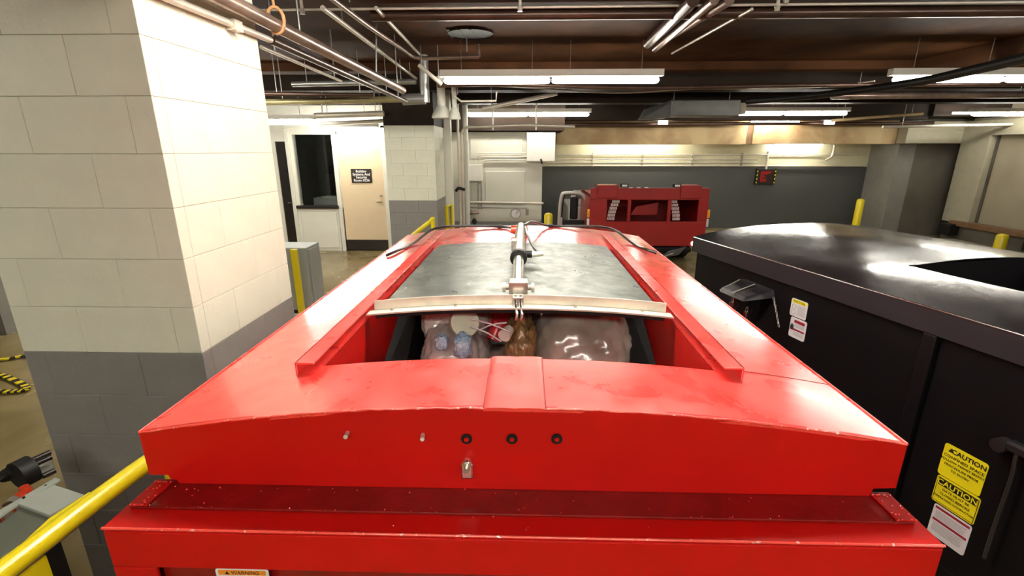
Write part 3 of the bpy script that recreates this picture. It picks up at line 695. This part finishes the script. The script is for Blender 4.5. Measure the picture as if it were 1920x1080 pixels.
for z in (1.118, 1.082):
    ring = [bw(1.085+.016*math.cos(t*math.pi/8), .03, z+.015*math.sin(t*math.pi/8))+nn*.003 for t in range(17)]
    MB().tube(ring, .0015, 5, caps=False).build('pictogram_ring', GLET, s4)
g = MB()
for k in range(7):
    z0 = 1.126-.009*k; q = [bw(1.112, .03, z0), bw(1.17, .03, z0), bw(1.17, .03, z0+.004), bw(1.112, .03, z0+.004)]
    g.hexa([p+nn*.0022 for p in q]+[p+nn*.0027 for p in q])
tag(g.build('small_print', GLET, s4), kind='stuff')
s5 = sticker('danger_sticker', STW, 1.137, .987, .125, .128, 'small white sticker with dark red bars')
sbox(1.105, 1.185, 1.020, 1.038, .0022, RLET, 'red_bar', s5); sbox(1.100, 1.190, .972, .982, .0022, RLET, 'red_bar', s5)
MB().tube([bw(1.095, .03, .975)+nn*.002, bw(1.095, .03, .995)+nn*.0025, bw(1.093, .03, 1.008)+nn*.0025], [.010, .012, .005], 8).build('pictogram', BLET, s5)
g = MB()
for k in range(6):
    z0 = (1.010, 1.002, .994, .960, .951, .942)[k]; q = [bw(1.11, .03, z0), bw(1.185, .03, z0), bw(1.185, .03, z0+.004), bw(1.11, .03, z0+.004)]
    g.hexa([p+nn*.0022 for p in q]+[p+nn*.0027 for p in q])
tag(g.build('small_print', GLET, s5), kind='stuff')

# ================================================================ TRUCK
TK = thing('truck', 'red-bodied utility truck with silver cab parked at the back', 'truck', (2.25, 9.5, 0))
yt = 8.8
X0, X1 = 1.19, 3.33
g = MB()
g.box(X0, X1, yt, yt+.05, .32, .775); g.box(X0, X1, yt, yt+.05, 1.17, 1.38)
for a_, b_ in ((X0, 1.50), (1.875, 1.935), (2.60, 2.665), (3.15, X1)): g.box(a_, b_, yt, yt+.05, .775, 1.17)
tail = g.build('tailboard', REDT, TK, .006)
for a_, b_ in ((1.32, 1.68), (2.80, 3.17)): MB().box(a_, b_, yt-.03, yt+.3, 1.20, 1.43).build('top_hood', REDT, TK, .012)
for a_, b_ in ((1.25, 1.31), (3.22, 3.27)): pass
g = MB(); g.box(X0, X0+.05, yt+.05, 10.3, .35, 1.23); g.box(X1-.05, X1, yt+.05, 10.3, .35, 1.23); g.box(X0, X1, yt+.05, 10.3, .35, .42); g.box(X0, X1, yt+.05, 10.2, 1.20, 1.23); g.box(X0+.05, X1-.05, 10.25, 10.3, .42, 1.22)
g.build('body_box', REDT, TK, .008)
for x0, x1, s_ in ((1.52, 1.62, 1), (2.72, 2.84, -1)):
    g = MB(); n = 6; wd = .14
    for k in range(n):
        for j in range(5):
            z0 = .79+.063*k; xo_ = (x0 if s_ > 0 else x0)+s_*.10*(k/n)**1.5+j*wd/5
            if (k+j) % 1 == 0:
                g.box(xo_+.003, xo_+wd/5-.004, yt+.058, yt+.064, z0+.004, z0+.054)
    tag(g.build('perforated_plate', MESHM, TK, label='pale perforated plate behind the opening'), kind='stuff')
MB().hexa([(2.0, yt+.3, .85), (2.5, yt+.3, .85), (2.5, yt+.6, .85), (2.0, yt+.6, .85), (2.1, yt+.3, 1.02), (2.52, yt+.3, 1.1), (2.52, yt+.6, 1.1), (2.1, yt+.6, 1.02)]).build('hopper_guard', REDT, TK, .01)
for x in (1.79, 2.73):
    wl = MB().box(x-.07, x+.07, yt-.03, yt+.05, 1.395, 1.455).build('work_lamp', RUB, TK, .01)
    MB().box(x-.045, x+.045, yt-.036, yt-.03, 1.408, 1.442).build('lens', STW, wl)
for k in range(3): MB().box(1.88+.14*k, 1.94+.14*k, yt-.005, yt+.03, 1.38, 1.393).build('marker_lamp', STW, TK)
for x in (1.15, 3.33):
    MB().box(x, x+.055, yt+.02, yt+.08, .84, .99).build('amber_lamp', AMB, TK, .01, label='amber marker light')
    MB().box(x, x+.045, yt+.02, yt+.08, .68, .82).build('white_reflector', STW, TK, .005)
MB().tube([(3.13, yt-.02, .37), (3.13, yt+.0, .37)], .045, 16).build('tail_lamp', TAIL, TK, label='round bright tail lamp')
g = MB(); g.box(1.5, 3.1, yt-.02, yt+.25, .2, .30); g.build('rear_bumper', BLK, TK, .02)
g = MB(); g.hexa([(2.52, yt-.06, .10), (2.86, yt-.06, .16), (2.86, yt+.2, .16), (2.52, yt+.2, .10), (2.68, yt-.06, .24), (3.0, yt-.06, .32), (3.0, yt+.2, .32), (2.68, yt+.2, .24)]); g.build('mud_flap', DUCT, TK, .01)
g = MB(); g.tube([(2.2, yt-.05, .13), (2.6, yt-.08, .14), (2.75, yt-.08, .2)], .018, 8); g.build('exhaust_pipe', STEEL, TK)
for x in (1.35, 2.95):
    for y in (9.4, 11.6):
        wh = MB().tube([(x, y, .34), (x+.22, y, .34)], .34, 28).build('wheel', RUB, TK)
        MB().tube([(x-.01, y, .34), (x+.23, y, .34)], .17, 20).build('hub', GALV, wh)
# cab (silver) beyond the body, left side window frame with mirror shows beside the body
yc = 10.45
g = MB(); g.box(.95, 3.2, yc, 12.2, .4, .85); g.box(1.1, 3.05, yc, 11.2, 1.10, 1.15); g.box(1.0, 1.1, yc, yc+.1, .85, 1.12); g.box(3.05, 3.15, yc, yc+.1, .85, 1.12)
g.build('cab', SILV, TK, .04)
yq = 9.62
door = smoothpath([(.69, yq, .42), (.70, yq, .9), (.73, yq, 1.16), (.79, yq, 1.215), (1.05, yq, 1.215), (1.17, yq, 1.15), (1.26, yq, .98), (1.34, yq, .80)], 5)
dr = MB().tube(door, .035, 10).build('cab_door', SILV, TK, label='silver open cab door frame')
MB().tube([p+Vector((.05*(1 if i < 22 else -.2), 0, -.03)) for i, p in enumerate(door)], .012, 8).build('door_seal', RUB, dr)
MB().box(.74, 1.3, yq-.02, yq+.06, .40, .68).build('door_panel', RUB, dr, .02)
MB().box(.66, .76, yq-.03, yq+.04, .32, .74).build('door_edge', SILV, dr, .02)
MB().box(.90, 1.06, yq-.05, yq+.02, .70, 1.14).build('wing_mirror', RUB, dr, .03, label='tall black wing mirror')

# ================================================================ BACK WALL DETAILS
for k, z in enumerate((1.64, 1.72, 1.80, 1.92)):
    x1_ = 8.75 if k in (0, 3) else 6.0
    MB().tube([(.5+.06*k, 12.90, z), (x1_, 12.90, z)], .017, 8).build('wall_conduit', PIPEW, label=['lowest thin conduit along the paint line of the back wall', 'second thin conduit from below on the back wall', 'third thin conduit from below on the back wall', 'topmost thin conduit on the back wall'][k], cat='conduit', group='conduits along the back wall')
for i, x in enumerate((1.75, 3.05, 4.35, 5.6)):
    MB().box(x-.012, x+.012, 12.865, 12.95, 1.61, 1.96).build('conduit_strap', STEEL, label='upright strap on back wall conduits, %s from the left' % ['first', 'second', 'third', 'fourth'][i], cat='strap', group='conduit straps on the back wall')
MB().tube([(6.25, 12.9, 1.55), (6.25, 12.9, 2.0)], .03, 10).build('drop_conduit', PIPEW, label='short white conduit above the red display', cat='conduit')
p1 = aty(1565, 272, 12.85); p2 = aty(1560, 292, 12.85); p3 = aty(1548, 300, 12.85)
MB().tube(smoothpath([p1, p2, p3]), .03, 8).build('bent_pipe', PIPEW, label='bent white pipe end under the tan beam', cat='pipe')
led = thing('display_sign', 'small black display with a dim red symbol on the dark back wall', 'sign', (6.28, 12.9, 1.17))
MB().box(6.05, 6.50, 12.87, 12.95, 1.175, 1.56).build('case', SIGN, led, .01)
g = MB(); 
for q in ((6.12, 6.18, 1.24, 1.50), (6.18, 6.30, 1.42, 1.50), (6.30, 6.38, 1.44, 1.50), (6.18, 6.28, 1.24, 1.31), (6.18, 6.24, 1.34, 1.40)): g.box(q[0], q[1], 12.862, 12.87, q[2], q[3])
g.build('red_symbol', LEDR, led)
for sx in (0, 1):
    for k in range(4):
        MB().box(6.02+.46*sx, 6.045+.46*sx, 12.86, 12.9, 1.20+.095*k, 1.235+.095*k).build('yellow_mark', YEL, led)
    MB().box(6.015+.46*sx, 6.05+.46*sx, 12.87, 12.95, 1.17, 1.57).build('edge_strip', BLET, led)
# bollards
def bollard(x, y, h, r, label):
    b = thing('bollard', label, 'bollard', (x, y, 0)); 
    MB().tube([(x, y, 0), (x, y, h-.05), (x, y, h-.015), (x, y, h)], [r, r, r*.8, r*.3], 20).build('post', YEL, b)
bollard(8.42, 12.3, .86, .085, 'tall yellow bollard before the pale grey column')
bollard(.47, 9.5, .84, .085, 'yellow bollard between the panelled wall and the truck')
bollard(9.62, 9.75, .42, .10, 'short yellow bollard at the right edge by the bumper rail')

# ================================================================ PANELLED WALL DETAILS
def cab_box(x0, x1, z0, z1, y0, label):
    b = thing('junction_box', label, 'electrical box', ((x0+x1)/2, y0, z0))
    MB().box(x0, x1, y0-.14, y0, z0, z1).build('case', WHITE, b, .006); MB().box(x0+.01, x1-.01, y0-.15, y0-.14, z0+.01, z1-.01).build('cover', WHITE, b, .004)
    return b
bb = cab_box(.03, .62, 1.80, 2.39, 10.48, 'large white square electrical box high on the panelled wall')
MB().tube([(.33, 10.40, 1.88), (.33, 10.32, 1.84), (.36, 10.32, 1.76)], .02, 8).build('box_latch', RUB, bb)
b2 = cab_box(-1.23, -.91, 1.40, 1.745, 10.48, 'small beige electrical box left on the panelled wall')
ck = thing('wall_gauge', 'round white dial gauge low on the panelled wall', 'gauge', (-.20, 10.45, .70))
MB().tube([(-.20, 10.49, .70), (-.20, 10.42, .70)], .115, 28).build('case', STEEL, ck); MB().tube([(-.20, 10.42, .70), (-.20, 10.415, .70)], .092, 28).build('face', STW, ck)
MB().bar((-.20, 10.41, .70), (-.15, 10.41, .755), .008, .004, up=(0, 1, 0)).build('needle', BLET, ck)
MB().tube([(.05, 10.42, .67), (.05, 10.42, .80)], .03, 10).build('valve', STEEL, label='small grey valve right of the round gauge', cat='valve')
def pipe(name, label, pts, r, m, cat='pipe', smooth=True, seg=10, hang=0, **kw):
    o = MB().tube(smoothpath(pts, 5) if smooth and len(pts) > 2 else pts, r, seg).build(name, m, label=label, cat=cat, **kw)
    if hang:
        a, b = Vector(pts[0]), Vector(pts[-1])
        for t in (.12, .88):
            q = a.lerp(b, t); MB().tube([q, Vector((q.x, q.y, 3.2))], .006, 6).build('hanger_rod', GALV, o)
    return o
pipe('conduit', 'bent conduit from the beige box up to the large white box', [(-.98, 10.42, 1.74), (-.97, 10.42, 1.86), (-.85, 10.42, 1.90), (.05, 10.42, 1.90)], .014, PIPEW)
pipe('conduit', 'second bent conduit just under the first one to the white box', [(-.90, 10.44, 1.74), (-.89, 10.44, 1.80), (-.78, 10.44, 1.83), (.05, 10.44, 1.83)], .014, PIPEW)
pipe('conduit', 'upper bent conduit above the other two, to the white box', [(-1.05, 10.44, 1.74), (-1.04, 10.44, 1.92), (-.93, 10.44, 1.97), (.03, 10.44, 1.98)], .010, PIPEW)
pipe('conduit', 'upright conduit under the beige box, left of two', [(-1.01, 10.42, 1.40), (-1.01, 10.42, .80)], .016, GALV)
pipe('conduit', 'upright conduit under the beige box, right of two', [(-.94, 10.42, 1.40), (-.94, 10.42, .80)], .016, GALV)
pipe('pipe', 'level pipe across the panelled wall above the gauge', [(-1.2, 10.4, .95), (.40, 10.4, .93)], .022, PIPEW)
pipe('pipe', 'level pipe leading to the valve beside the gauge', [(-1.2, 10.42, .84), (.05, 10.42, .82)], .012, GALV)
pipe('pipe', 'stub of brown pipe at the foot of the panelled wall', [(-.98, 10.2, .76), (-1.19, 10.2, .74), (-1.2, 10.5, .74)], .04, PIPE)
lv = thing('floor_lever', 'black knobbed lever standing at the foot of the panelled wall', 'lever', (-1.02, 9.6, 0))
MB().tube([(-1.02, 9.6, 0), (-1.02, 9.6, .62)], .03).build('shaft', RUB, lv)
MB().tube([(-1.02, 9.6, .62), (-1.02, 9.6, .66), (-1.02, 9.6, .71)], [.05, .055, .02], 12).build('knob', RUB, lv)
# upright pipes beside block pillar
struct('trim_6', MB().box(-1.50, -1.36, 9.05, 9.2, 0, 3.2), FRAME, .01)
pipe('standpipe', 'thin white upright pipe with black lever valve, left of the panelled wall', [(-1.27, 9.4, 0), (-1.27, 9.4, 2.9)], .026, PIPEW)
pipe('standpipe', 'thick white upright pipe directly left of the beige box', [(-1.165, 9.7, 0), (-1.165, 9.7, 2.9)], .05, FUN)
pipe('standpipe', 'white pipe that rises and bends right over the panelled wall', [(-1.22, 9.5, 0), (-1.22, 9.5, 2.1), (-1.21, 9.5, 2.36), (-1.10, 9.5, 2.45), (-.9, 9.5, 2.46), (.0, 9.5, 2.49), (.93, 9.5, 2.46)], .026, PIPEW)
pipe('valve_lever', 'black lever valve on the thin upright pipe', [(-1.34, 9.33, 1.27), (-1.28, 9.33, 1.33), (-1.16, 9.33, 1.30)], .028, RUB, cat='valve')
for i, x in enumerate((-.62, .20)): pipe('hanger', '%s white hanger above the bent pipe over the panelled wall' % ('left', 'right')[i], [(x, 9.5, 2.40), (x, 9.5, 2.86)], .014, PIPEW, cat='hanger')
# white fittings cluster (flue fittings)
def fit(label, px, y0_, y1_, r0, r1, D=7.4, m=FUN):
    a = aty(px, y0_, D); b = aty(px, y1_, D)
    z0, z1 = b.z, a.z; x = (a.x+b.x)/2
    f = thing('pipe_fitting', label, 'pipe fitting', (x, D, z0))
    MB().tube([(x, D, z1+.25), (x, D, z0+.12)], r0, 16).build('stem', m, f)
    MB().tube([(x, D, z0+.17), (x, D, z0+.10), (x, D, z0+.02), (x, D, z0)], [r0*1.1, r1*.8, r1, r1*.95], 18).build('flare', m, f)
fit('white flared pipe fitting, larger left one of the pair', 828, 178, 222, .06, .15)
fit('white flared pipe fitting, smaller right one of the pair', 852, 175, 224, .035, .085, 7.3)
a = aty(820, 235, 7.6)
struct('trim_7', MB().box(a.x-.05, a.x+.12, 7.9, 8.05, 0, 2.5), FRAME, .01) if False else None

# ================================================================ YELLOW RAILS
def rail(label, pts, r=.028, posts=()):
    t = thing('handrail', label, 'handrail', (pts[0][0], pts[0][1], 0))
    MB().tube(smoothpath(pts, 6), r, 14).build('rail', YEL, t)
    for p in posts: MB().tube([(p[0], p[1], 0), p], r*.95, 12).build('post', YEL, t)
    return t
rail('thick yellow pipe handrail at the lower left', [(-1.36, -.4, 1.03), (-1.33, .4, 1.03), (-1.305, .94, 1.03), (-1.275, 1.33, 1.03), (-1.265, 1.41, 1.01), (-1.26, 1.43, .93), (-1.26, 1.43, .0)], .029, ((-1.34, -.4, 1.04),))
rail('yellow sloping handrail behind the compactor at the far left', [(-1.95, 7.35, .55), (-1.87, 7.42, .66), (-1.50, 7.5, .95), (-1.46, 7.5, .93), (-1.46, 7.5, 0)], .035)
g = thing('handrail', 'yellow rail bracket standing before the white upright pipes', 'handrail', (-1.42, 8.9, 0))
MB().tube([(-1.46, 8.9, 0), (-1.46, 8.9, 1.04)], .035).build('post', YEL, g); MB().tube([(-1.46, 8.9, 1.02), (-1.38, 9.0, 1.06), (-1.38, 9.0, .0)], .030).build('rail', YEL, g)
# gray cabinet behind pillar
gc = thing('floor_cabinet', 'grey metal cabinet with yellow guard post standing behind the big pillar', 'cabinet', (-2.85, 5.9, 0))
MB().box(-3.16, -2.66, 5.62, 6.0, .10, .90).build('case', CABG, gc, .008)
MB().box(-2.66, -2.645, 5.66, 5.97, .13, .87).build('side_door', CABG, gc, .004)
MB().box(-3.1, -2.7, 5.66, 5.96, 0, .10).build('plinth', RUB, gc)
MB().box(-2.80, -2.73, 5.50, 5.56, 0, .90).build('guard_post', YEL, gc, .008, label='flat yellow guard post')
MB().box(-3.12, -2.70, 5.36, 5.62, .0, .06).build('base_plate', CURB, gc, .005)

# ================================================================ LOWER-LEFT MACHINE
PU = thing('control_box', 'grey sloped control enclosure on a yellow post at the lower left', 'control box', (-1.6, 1.2, 0))
xa, xb = -1.605, -1.458
MB().prism([(1.31, .945), (1.232, .945), (.86, .845), (.84, .765), (1.31, .86)], 'x', xa, xb).build('case', MGREYD, PU, .005)
MB().prism([(1.325, .958), (1.228, .958), (1.228, .945), (1.325, .945)], 'x', xa-.003, xb+.003).build('cover', MGREY, PU, .003, label='pale grey top cover')
MB().prism([(1.345, .965), (1.20, .955), (.70, .81), (.70, .80), (1.20, .945), (1.345, .955)], 'x', xa-.03, xa-.003).build('hinge_flange', MGREY, PU, .002)
for yy in (1.25, 1.31): MB().tube([(xa-.016, yy, .955), (xa-.016, yy, .963)], .004, 8).build('screw', BLK, PU)
MB().prism([(1.335, .965), (1.22, .955), (.80, .80), (.80, .785), (1.22, .94), (1.335, .945)], 'x', xb+.014, xb+.028).build('yellow_bracket', YEL, PU, .003)
for yy in (1.25, 1.30): MB().tube([(xb-.005, yy, .945), (xb+.04, yy, .945)], .006, 8).build('bracket_bolt', STEEL, PU)
MB().box(-1.56, -1.465, 1.10, 1.20, 0, .83).build('post', YEL, PU, .008)
PU.rotation_euler = (0, 0, R(-17)); PU.location.x -= .02
HU = thing('hydraulic_unit', 'hydraulic power unit with black motor and chrome valves at the lower left', 'power unit', (-1.95, 1.5, 0))
MB().box(-2.25, -1.84, 1.0, 1.50, .0, .70).build('tank', RUB, HU, .02)
a = atz(30, 893, .86); b = atz(60, 878, .86)
MB().tube([a, b], .055, 20).build('motor', RUB, HU)
MB().tube([atz(12, 900, .84), atz(12, 885, .86), atz(20, 882, .88)], .018, 10).build('motor_terminal', RUB, HU)
q = [atz(52, 893, .80), atz(100, 880, .80), atz(98, 862, .80), atz(52, 874, .80)]
MB().hexa([p-Vector((0, 0, .03)) for p in q]+q).build('mounting_plate', ALU, HU, .004, label='scratched aluminium plate')
for (x0_, y0_, x1_, y1_) in ((40, 872, 94, 848), (52, 877, 96, 857), (80, 893, 103, 882)):
    MB().tube([atz(x0_, y0_, .84), atz(x1_, y1_, .84)], .011, 8).build('hose', HOSE, HU)
for k, (px, py) in enumerate(((45, 912), (38, 925), (24, 934), (14, 945), (6, 957), (-6, 968))):
    p = atz(px, py, .88); m = VALV if k < 2 else CHROME if k % 2 else STEEL
    v_ = MB().tube([Vector((p.x, p.y, .70)), Vector((p.x, p.y, .86)), p], [.020, .020, .014], 12).build('valve', m, HU, label=('orange anodised valve', 'dark red anodised valve')[k] if k < 2 else None)
    MB().tube([Vector((p.x, p.y, .79)), Vector((p.x, p.y, .83))], .026, 6).build('valve_nut', RUB if k % 2 else STEEL, v_)
MB().tube(smoothpath([(-1.5, 1.62, .0), (-1.45, 1.66, .02), (-1.2, 1.70, .03), (-.99, 1.68, .05)]), .016, 8).build('floor_hose', HOSE, label='black hose on the floor between pillar and compactor', cat='hose')
# striped tape on the floor
pts = [atz(-40, 700, .02), atz(0, 703, .02), atz(20, 710, .02), atz(45, 722, .02), atz(49, 730, .02), atz(30, 733, .02), atz(0, 734, .02), atz(-50, 733, .02)]
path = smoothpath(pts, 8); g = MB()
for i in range(len(path)-1): g.bar(path[i], path[i+1], .05, .012, mi=(i//2) % 2)
g.build('hazard_chain', [YEL, BLET], label='yellow and black striped tape looped on the floor left of the pillar', cat='tape')
pts = [atz(-60, 676, .02), atz(10, 673, .02), atz(40, 668, .02), atz(90, 665, .02)]
path = smoothpath(pts, 5); g = MB()
for i in range(len(path)-1): g.bar(path[i], path[i+1], .05, .012, mi=(i//2) % 2)
g.build('hazard_chain', [YEL, BLET], label='straight length of striped tape behind the looped one', cat='tape')

# ================================================================ CEILING PIPES
pipe('sprinkler_pipe', 'thick brown pipe with rusty hanger running past the block pillar', [(-1.25, -1, 2.67), (-1.28, 2.5, 2.66), (-1.28, 5.3, 2.64)], .036, PIPE, smooth=False, seg=14)
g = MB(); cx_, cz_ = -1.28, 2.66
ring = [(cx_+.045*math.sin(t*2*math.pi/16), 2.68, cz_+.022+.062*math.cos(t*2*math.pi/16)) for t in range(17)]
g.tube(ring, .009, 6, caps=False); g.tube([(cx_, 2.68, cz_+.08), (cx_, 2.68, 3.2)], .007, 6)
g.build('pipe_hanger', RUST, label='rusty ring hanger holding the thick brown pipe', cat='hanger')
q0 = Vector((-1.325, 1.0, 2.70)); 
pipe('conduit', 'thin pale conduit fixed along the top of the block pillar', [(-1.338, .5, 2.575), (-1.338, 2.72, 2.60)], .016, PIPEW, smooth=False)
pipe('pipe', 'brown pipe continuing beyond the block pillar under the thick pipe', [(-1.338, 2.73, 2.60), (-1.36, 5.2, 2.58), (-1.37, 5.8, 2.58)], .022, PIPEB, hang=1)
pipe('pipe', 'lower brown pipe under the thick pipe left of centre', [atz(490, 88, 2.75), atz(560, 118, 2.75), atz(640, 152, 2.75)], .014, PIPEW, hang=1)
MB().box(-1.36, -1.312, 2.36, 2.42, 2.57, 2.615).build('pipe_clip', PIPEW, label='clip holding the pale conduit on the pillar', cat='clip')
g = MB(); g.tube([(-1.35, 2.15, 2.87), (-1.34, 2.15, 2.87)], .01, 6); g.tube(smoothpath([(-1.345, 2.2, 2.86), (-1.33, 2.24, 2.91), (-1.33, 2.30, 2.89), (-1.33, 2.3, 2.83)]), .008, 6)
g.build('pillar_hook', RUB, label='small black hook marks high on the block pillar', cat='hook')
e1 = pipe('pipe', 'pale pipe bending into a level run below the beam', [atz(600, -20, 3.08), atz(690, 48, 3.08), atz(755, 92, 3.08), atz(782, 108, 3.08), atz(830, 108, 3.05), atz(898, 106, 3.05)], .022, PIPE, hang=1)
pipe('pipe', 'upright short pipe at the right end of the level run', [aty(898, 106, 5.95), aty(897, 76, 5.95)], .018, PIPE)
pipe('pipe', 'long bright slanting pipe left of centre under the ceiling', [atz(605, 15, 3.05), atz(780, 147, 3.05)], .020, PIPEW, hang=1)
pipe('pipe', 'short bright slanting pipe nearest the centre', [atz(705, 15, 3.12), atz(786, 101, 3.12)], .016, PIPEW)
pipe('hanger_rod', 'thin steel hanger rod left of centre', [aty(705, 15, 5.0)+Vector((0, 0, -.02)), aty(705, 142, 5.0)], .007, GALV, cat='rod')
pipe('pipe', 'dark double upright pipe above the white fittings', [Vector((aty(790, 100, 6.6).x, 6.6, 3.2)), aty(790, 125, 6.6)], .05, PIPEB)
pipe('pipe', 'grey upright pipe with elbow below the beam', [Vector((aty(796, 150, 6.6).x, 6.6, 3.2)), aty(797, 192, 6.6)], .06, GALV)
pipe('pipe', 'grey stub pipe leading left from the elbow', [aty(797, 185, 6.6), aty(755, 187, 6.6)], .07, GALV)
pipe('pipe', 'yellowish level pipe at the far left ceiling', [aty(500, 192, 6.6), aty(757, 186, 6.6)], .04, mat('pipe_yellow', (.42, .36, .18), .35, metal=.3, var=.2), hang=1)
pipe('pipe', 'pale level pipe higher at the far left ceiling', [aty(548, 158, 6.9), aty(780, 153, 6.9)], .035, GALV, hang=1)
pipe('pipe', 'dark level pipe at the far left ceiling', [aty(495, 176, 6.3), aty(700, 178, 6.3)], .025, PIPEB, hang=1)
pipe('pipe', 'pale level pipe close above the two left lamps', [aty(590, 217, 8.0), aty(720, 213, 8.0)], .045, PIPEW, hang=1)
pipe('pipe', 'pale level pipe above the lamp over the beige door', [aty(600, 232, 8.6), aty(730, 226, 8.6)], .03, PIPEW, hang=1)
pipe('pipe', 'bright diagonal pipe end over the white fittings', [aty(785, 122, 6.0), aty(828, 158, 6.0)], .024, PIPEW, hang=1)
pipe('pipe', 'white diagonal pipe right of the white fittings', [aty(905, 204, 8.6), aty(1045, 175, 8.6)], .035, PIPEW, hang=1)
pipe('pipe', 'thin bent pipe right of the white fittings', [aty(848, 178, 7.2), aty(865, 190, 7.2), aty(930, 189, 7.2), aty(931, 172, 7.2)], .014, PIPEW, smooth=False, hang=1)
pipe('pipe', 'dark level pipe crossing the whole top of the view', [(-1.3, 4.45, 3.13), (8, 4.45, 3.13)], .045, PIPEB)
pipe('pipe', 'thin pale conduit above the dark crossing pipe', [(-2.3, 4.3, 3.14), (6, 4.3, 3.16)], .010, PIPEW)
for i, (px, py) in enumerate(((975, 20), (1457, 18), (1474, 5), (567, 25))):
    p = aty(px, py, 4.2); s_ = thing('fire_sprinkler', ['brass sprinkler head at top centre', 'pale sprinkler head at upper right', 'upper pale sprinkler head at upper right', 'dull sprinkler head at upper left'][i], 'sprinkler', p)
    MB().tube([p+Vector((0, 0, .10)), p+Vector((0, 0, .03))], .013, 10).build('stem', BARM, s_)
    MB().tube([p+Vector((0, 0, .03)), p+Vector((0, 0, .02)), p, p+Vector((0, 0, -.006))], [.014, .024, .016, .022], 12).build('deflector', BARM, s_)
pipe('pipe', 'thick dark pipe of the slanting bundle right of centre', [atz(1300, 0, 3.12), atz(1215, 82, 3.12)], .05, PIPEB)
pipe('pipe', 'brown middle pipe of the slanting bundle right of centre', [atz(1340, 0, 3.10), atz(1228, 92, 3.10)], .035, PIPE)
pipe('pipe', 'tan pipe of the slanting bundle right of centre', [atz(1368, 0, 3.13), atz(1252, 70, 3.13)], .04, PIPE)
pipe('pipe', 'thin bright slanting rod right of the pipe bundle', [atz(1410, 17, 3.10), atz(1260, 100, 3.10)], .012, PIPEW)

dct = thing('round_duct', 'dark round duct opening in the ceiling left of centre', 'duct', aty(880, 60, 5.2))
p = atz(882, 62, 3.19)
g = MB(); ring_o = []
g.tube([(p.x, p.y, 3.2), (p.x, p.y, 3.175)], .24, 28, caps=False); g.build('collar', CEILD, dct)
for k in range(4): MB().box(p.x-.22+.11*k, p.x-.19+.11*k, p.y-.18, p.y+.18, 3.18, 3.195).build('vane', DARK, dct)
MB().tube([(p.x, p.y, 3.199), (p.x, p.y, 3.185)], .235, 28).build('back_plate', DARK, dct)
pipe('cable', 'thin silver cable sagging across the ceiling', [atz(830, 156, 2.88), atz(1000, 165, 2.88), atz(1090, 172, 2.88), atz(1180, 174, 2.88), atz(1300, 167, 2.88), atz(1430, 166, 2.88), atz(1540, 163, 2.88), atz(1640, 152, 2.88)], .010, PIPEW, cat='cable')
pipe('cable', 'thick black cable bundle sagging at the upper right', [atz(1400, 190, 2.68), atz(1500, 182, 2.68), atz(1620, 168, 2.68), atz(1730, 152, 2.68), atz(1830, 130, 2.68), atz(1960, 100, 2.68)], .04, RUB, cat='cable')
pipe('cable', 'second dark cable under the bright lamp row', [atz(820, 160, 2.82), atz(940, 158, 2.84), atz(1200, 165, 2.86), atz(1500, 160, 2.86), atz(1920, 158, 2.86)], .03, PIPEB, cat='cable')
a = aty(1200, 222, 9.0); b = aty(1365, 190, 9.0)
du = thing('air_duct', 'grey rectangular air duct right of centre', 'duct', (a.x+.5, 9.0, a.z))
MB().hexa([(a.x, 9.0, a.z-.02), (a.x+.45, 8.7, a.z+.0), (a.x+.45, 9.2, a.z), (a.x, 9.2, a.z-.02), (a.x+.1, 9.0, a.z+.16), (a.x+.5, 8.7, b.z), (a.x+.5, 9.2, b.z), (a.x+.1, 9.2, a.z+.16)]).build('elbow', DUCT, du, .01)
MB().box(a.x+.45, b.x+.1, 8.7, 9.2, a.z+.02, b.z).build('straight_run', DUCT, du, .01)
for xx in (a.x+.55, b.x): MB().tube([(xx, 8.95, b.z), (xx, 8.95, 3.2)], .008, 6).build('hanger_rod', GALV, du)
MB().box(b.x+.1, b.x+.25, 8.8, 9.1, a.z+.06, b.z-.04).build('collar', CREAMF, du, .01)
pipe('pipe', 'long dark level pipe above the tan beam', [(.9, 11.6, 2.60), (9.2, 11.6, 2.62)], .035, PIPEB, hang=1)
pipe('pipe', 'long pale level pipe over the cream band at the right', [aty(1655, 238, 10.6), aty(1960, 232, 10.6)], .03, PIPEW, hang=1)
pipe('pipe', 'brown level pipe behind the upper right lamp', [aty(1560, 180, 7.8), aty(1960, 177, 7.8)], .05, PIPE, hang=1)
pipe('pipe', 'tan slanting pipe over the tan beam at right', [aty(1560, 226, 10.6), aty(1730, 213, 10.6)], .03, TAN, cat='pipe', hang=1)
for i, px in enumerate((1243, 1555)):
    p = aty(px, 230, 11.3); tag(MB().tube([p+Vector((-.1, 0, 0)), p+Vector((.1, 0, 0))], .035, 10).build('round_lamp', TUBE, label='tiny bright lamp %s' % ('left of the tan beam stub', 'right of the short lamp before the tan beam')[i], cat='lamp'))
g = aty(1815, 212, 10.6); pipe('round_lamp', 'small bright lamp between the right lamps', [g+Vector((-.3, 0, 0)), g+Vector((.05, 0, 0))], .022, TUBE, cat='lamp')
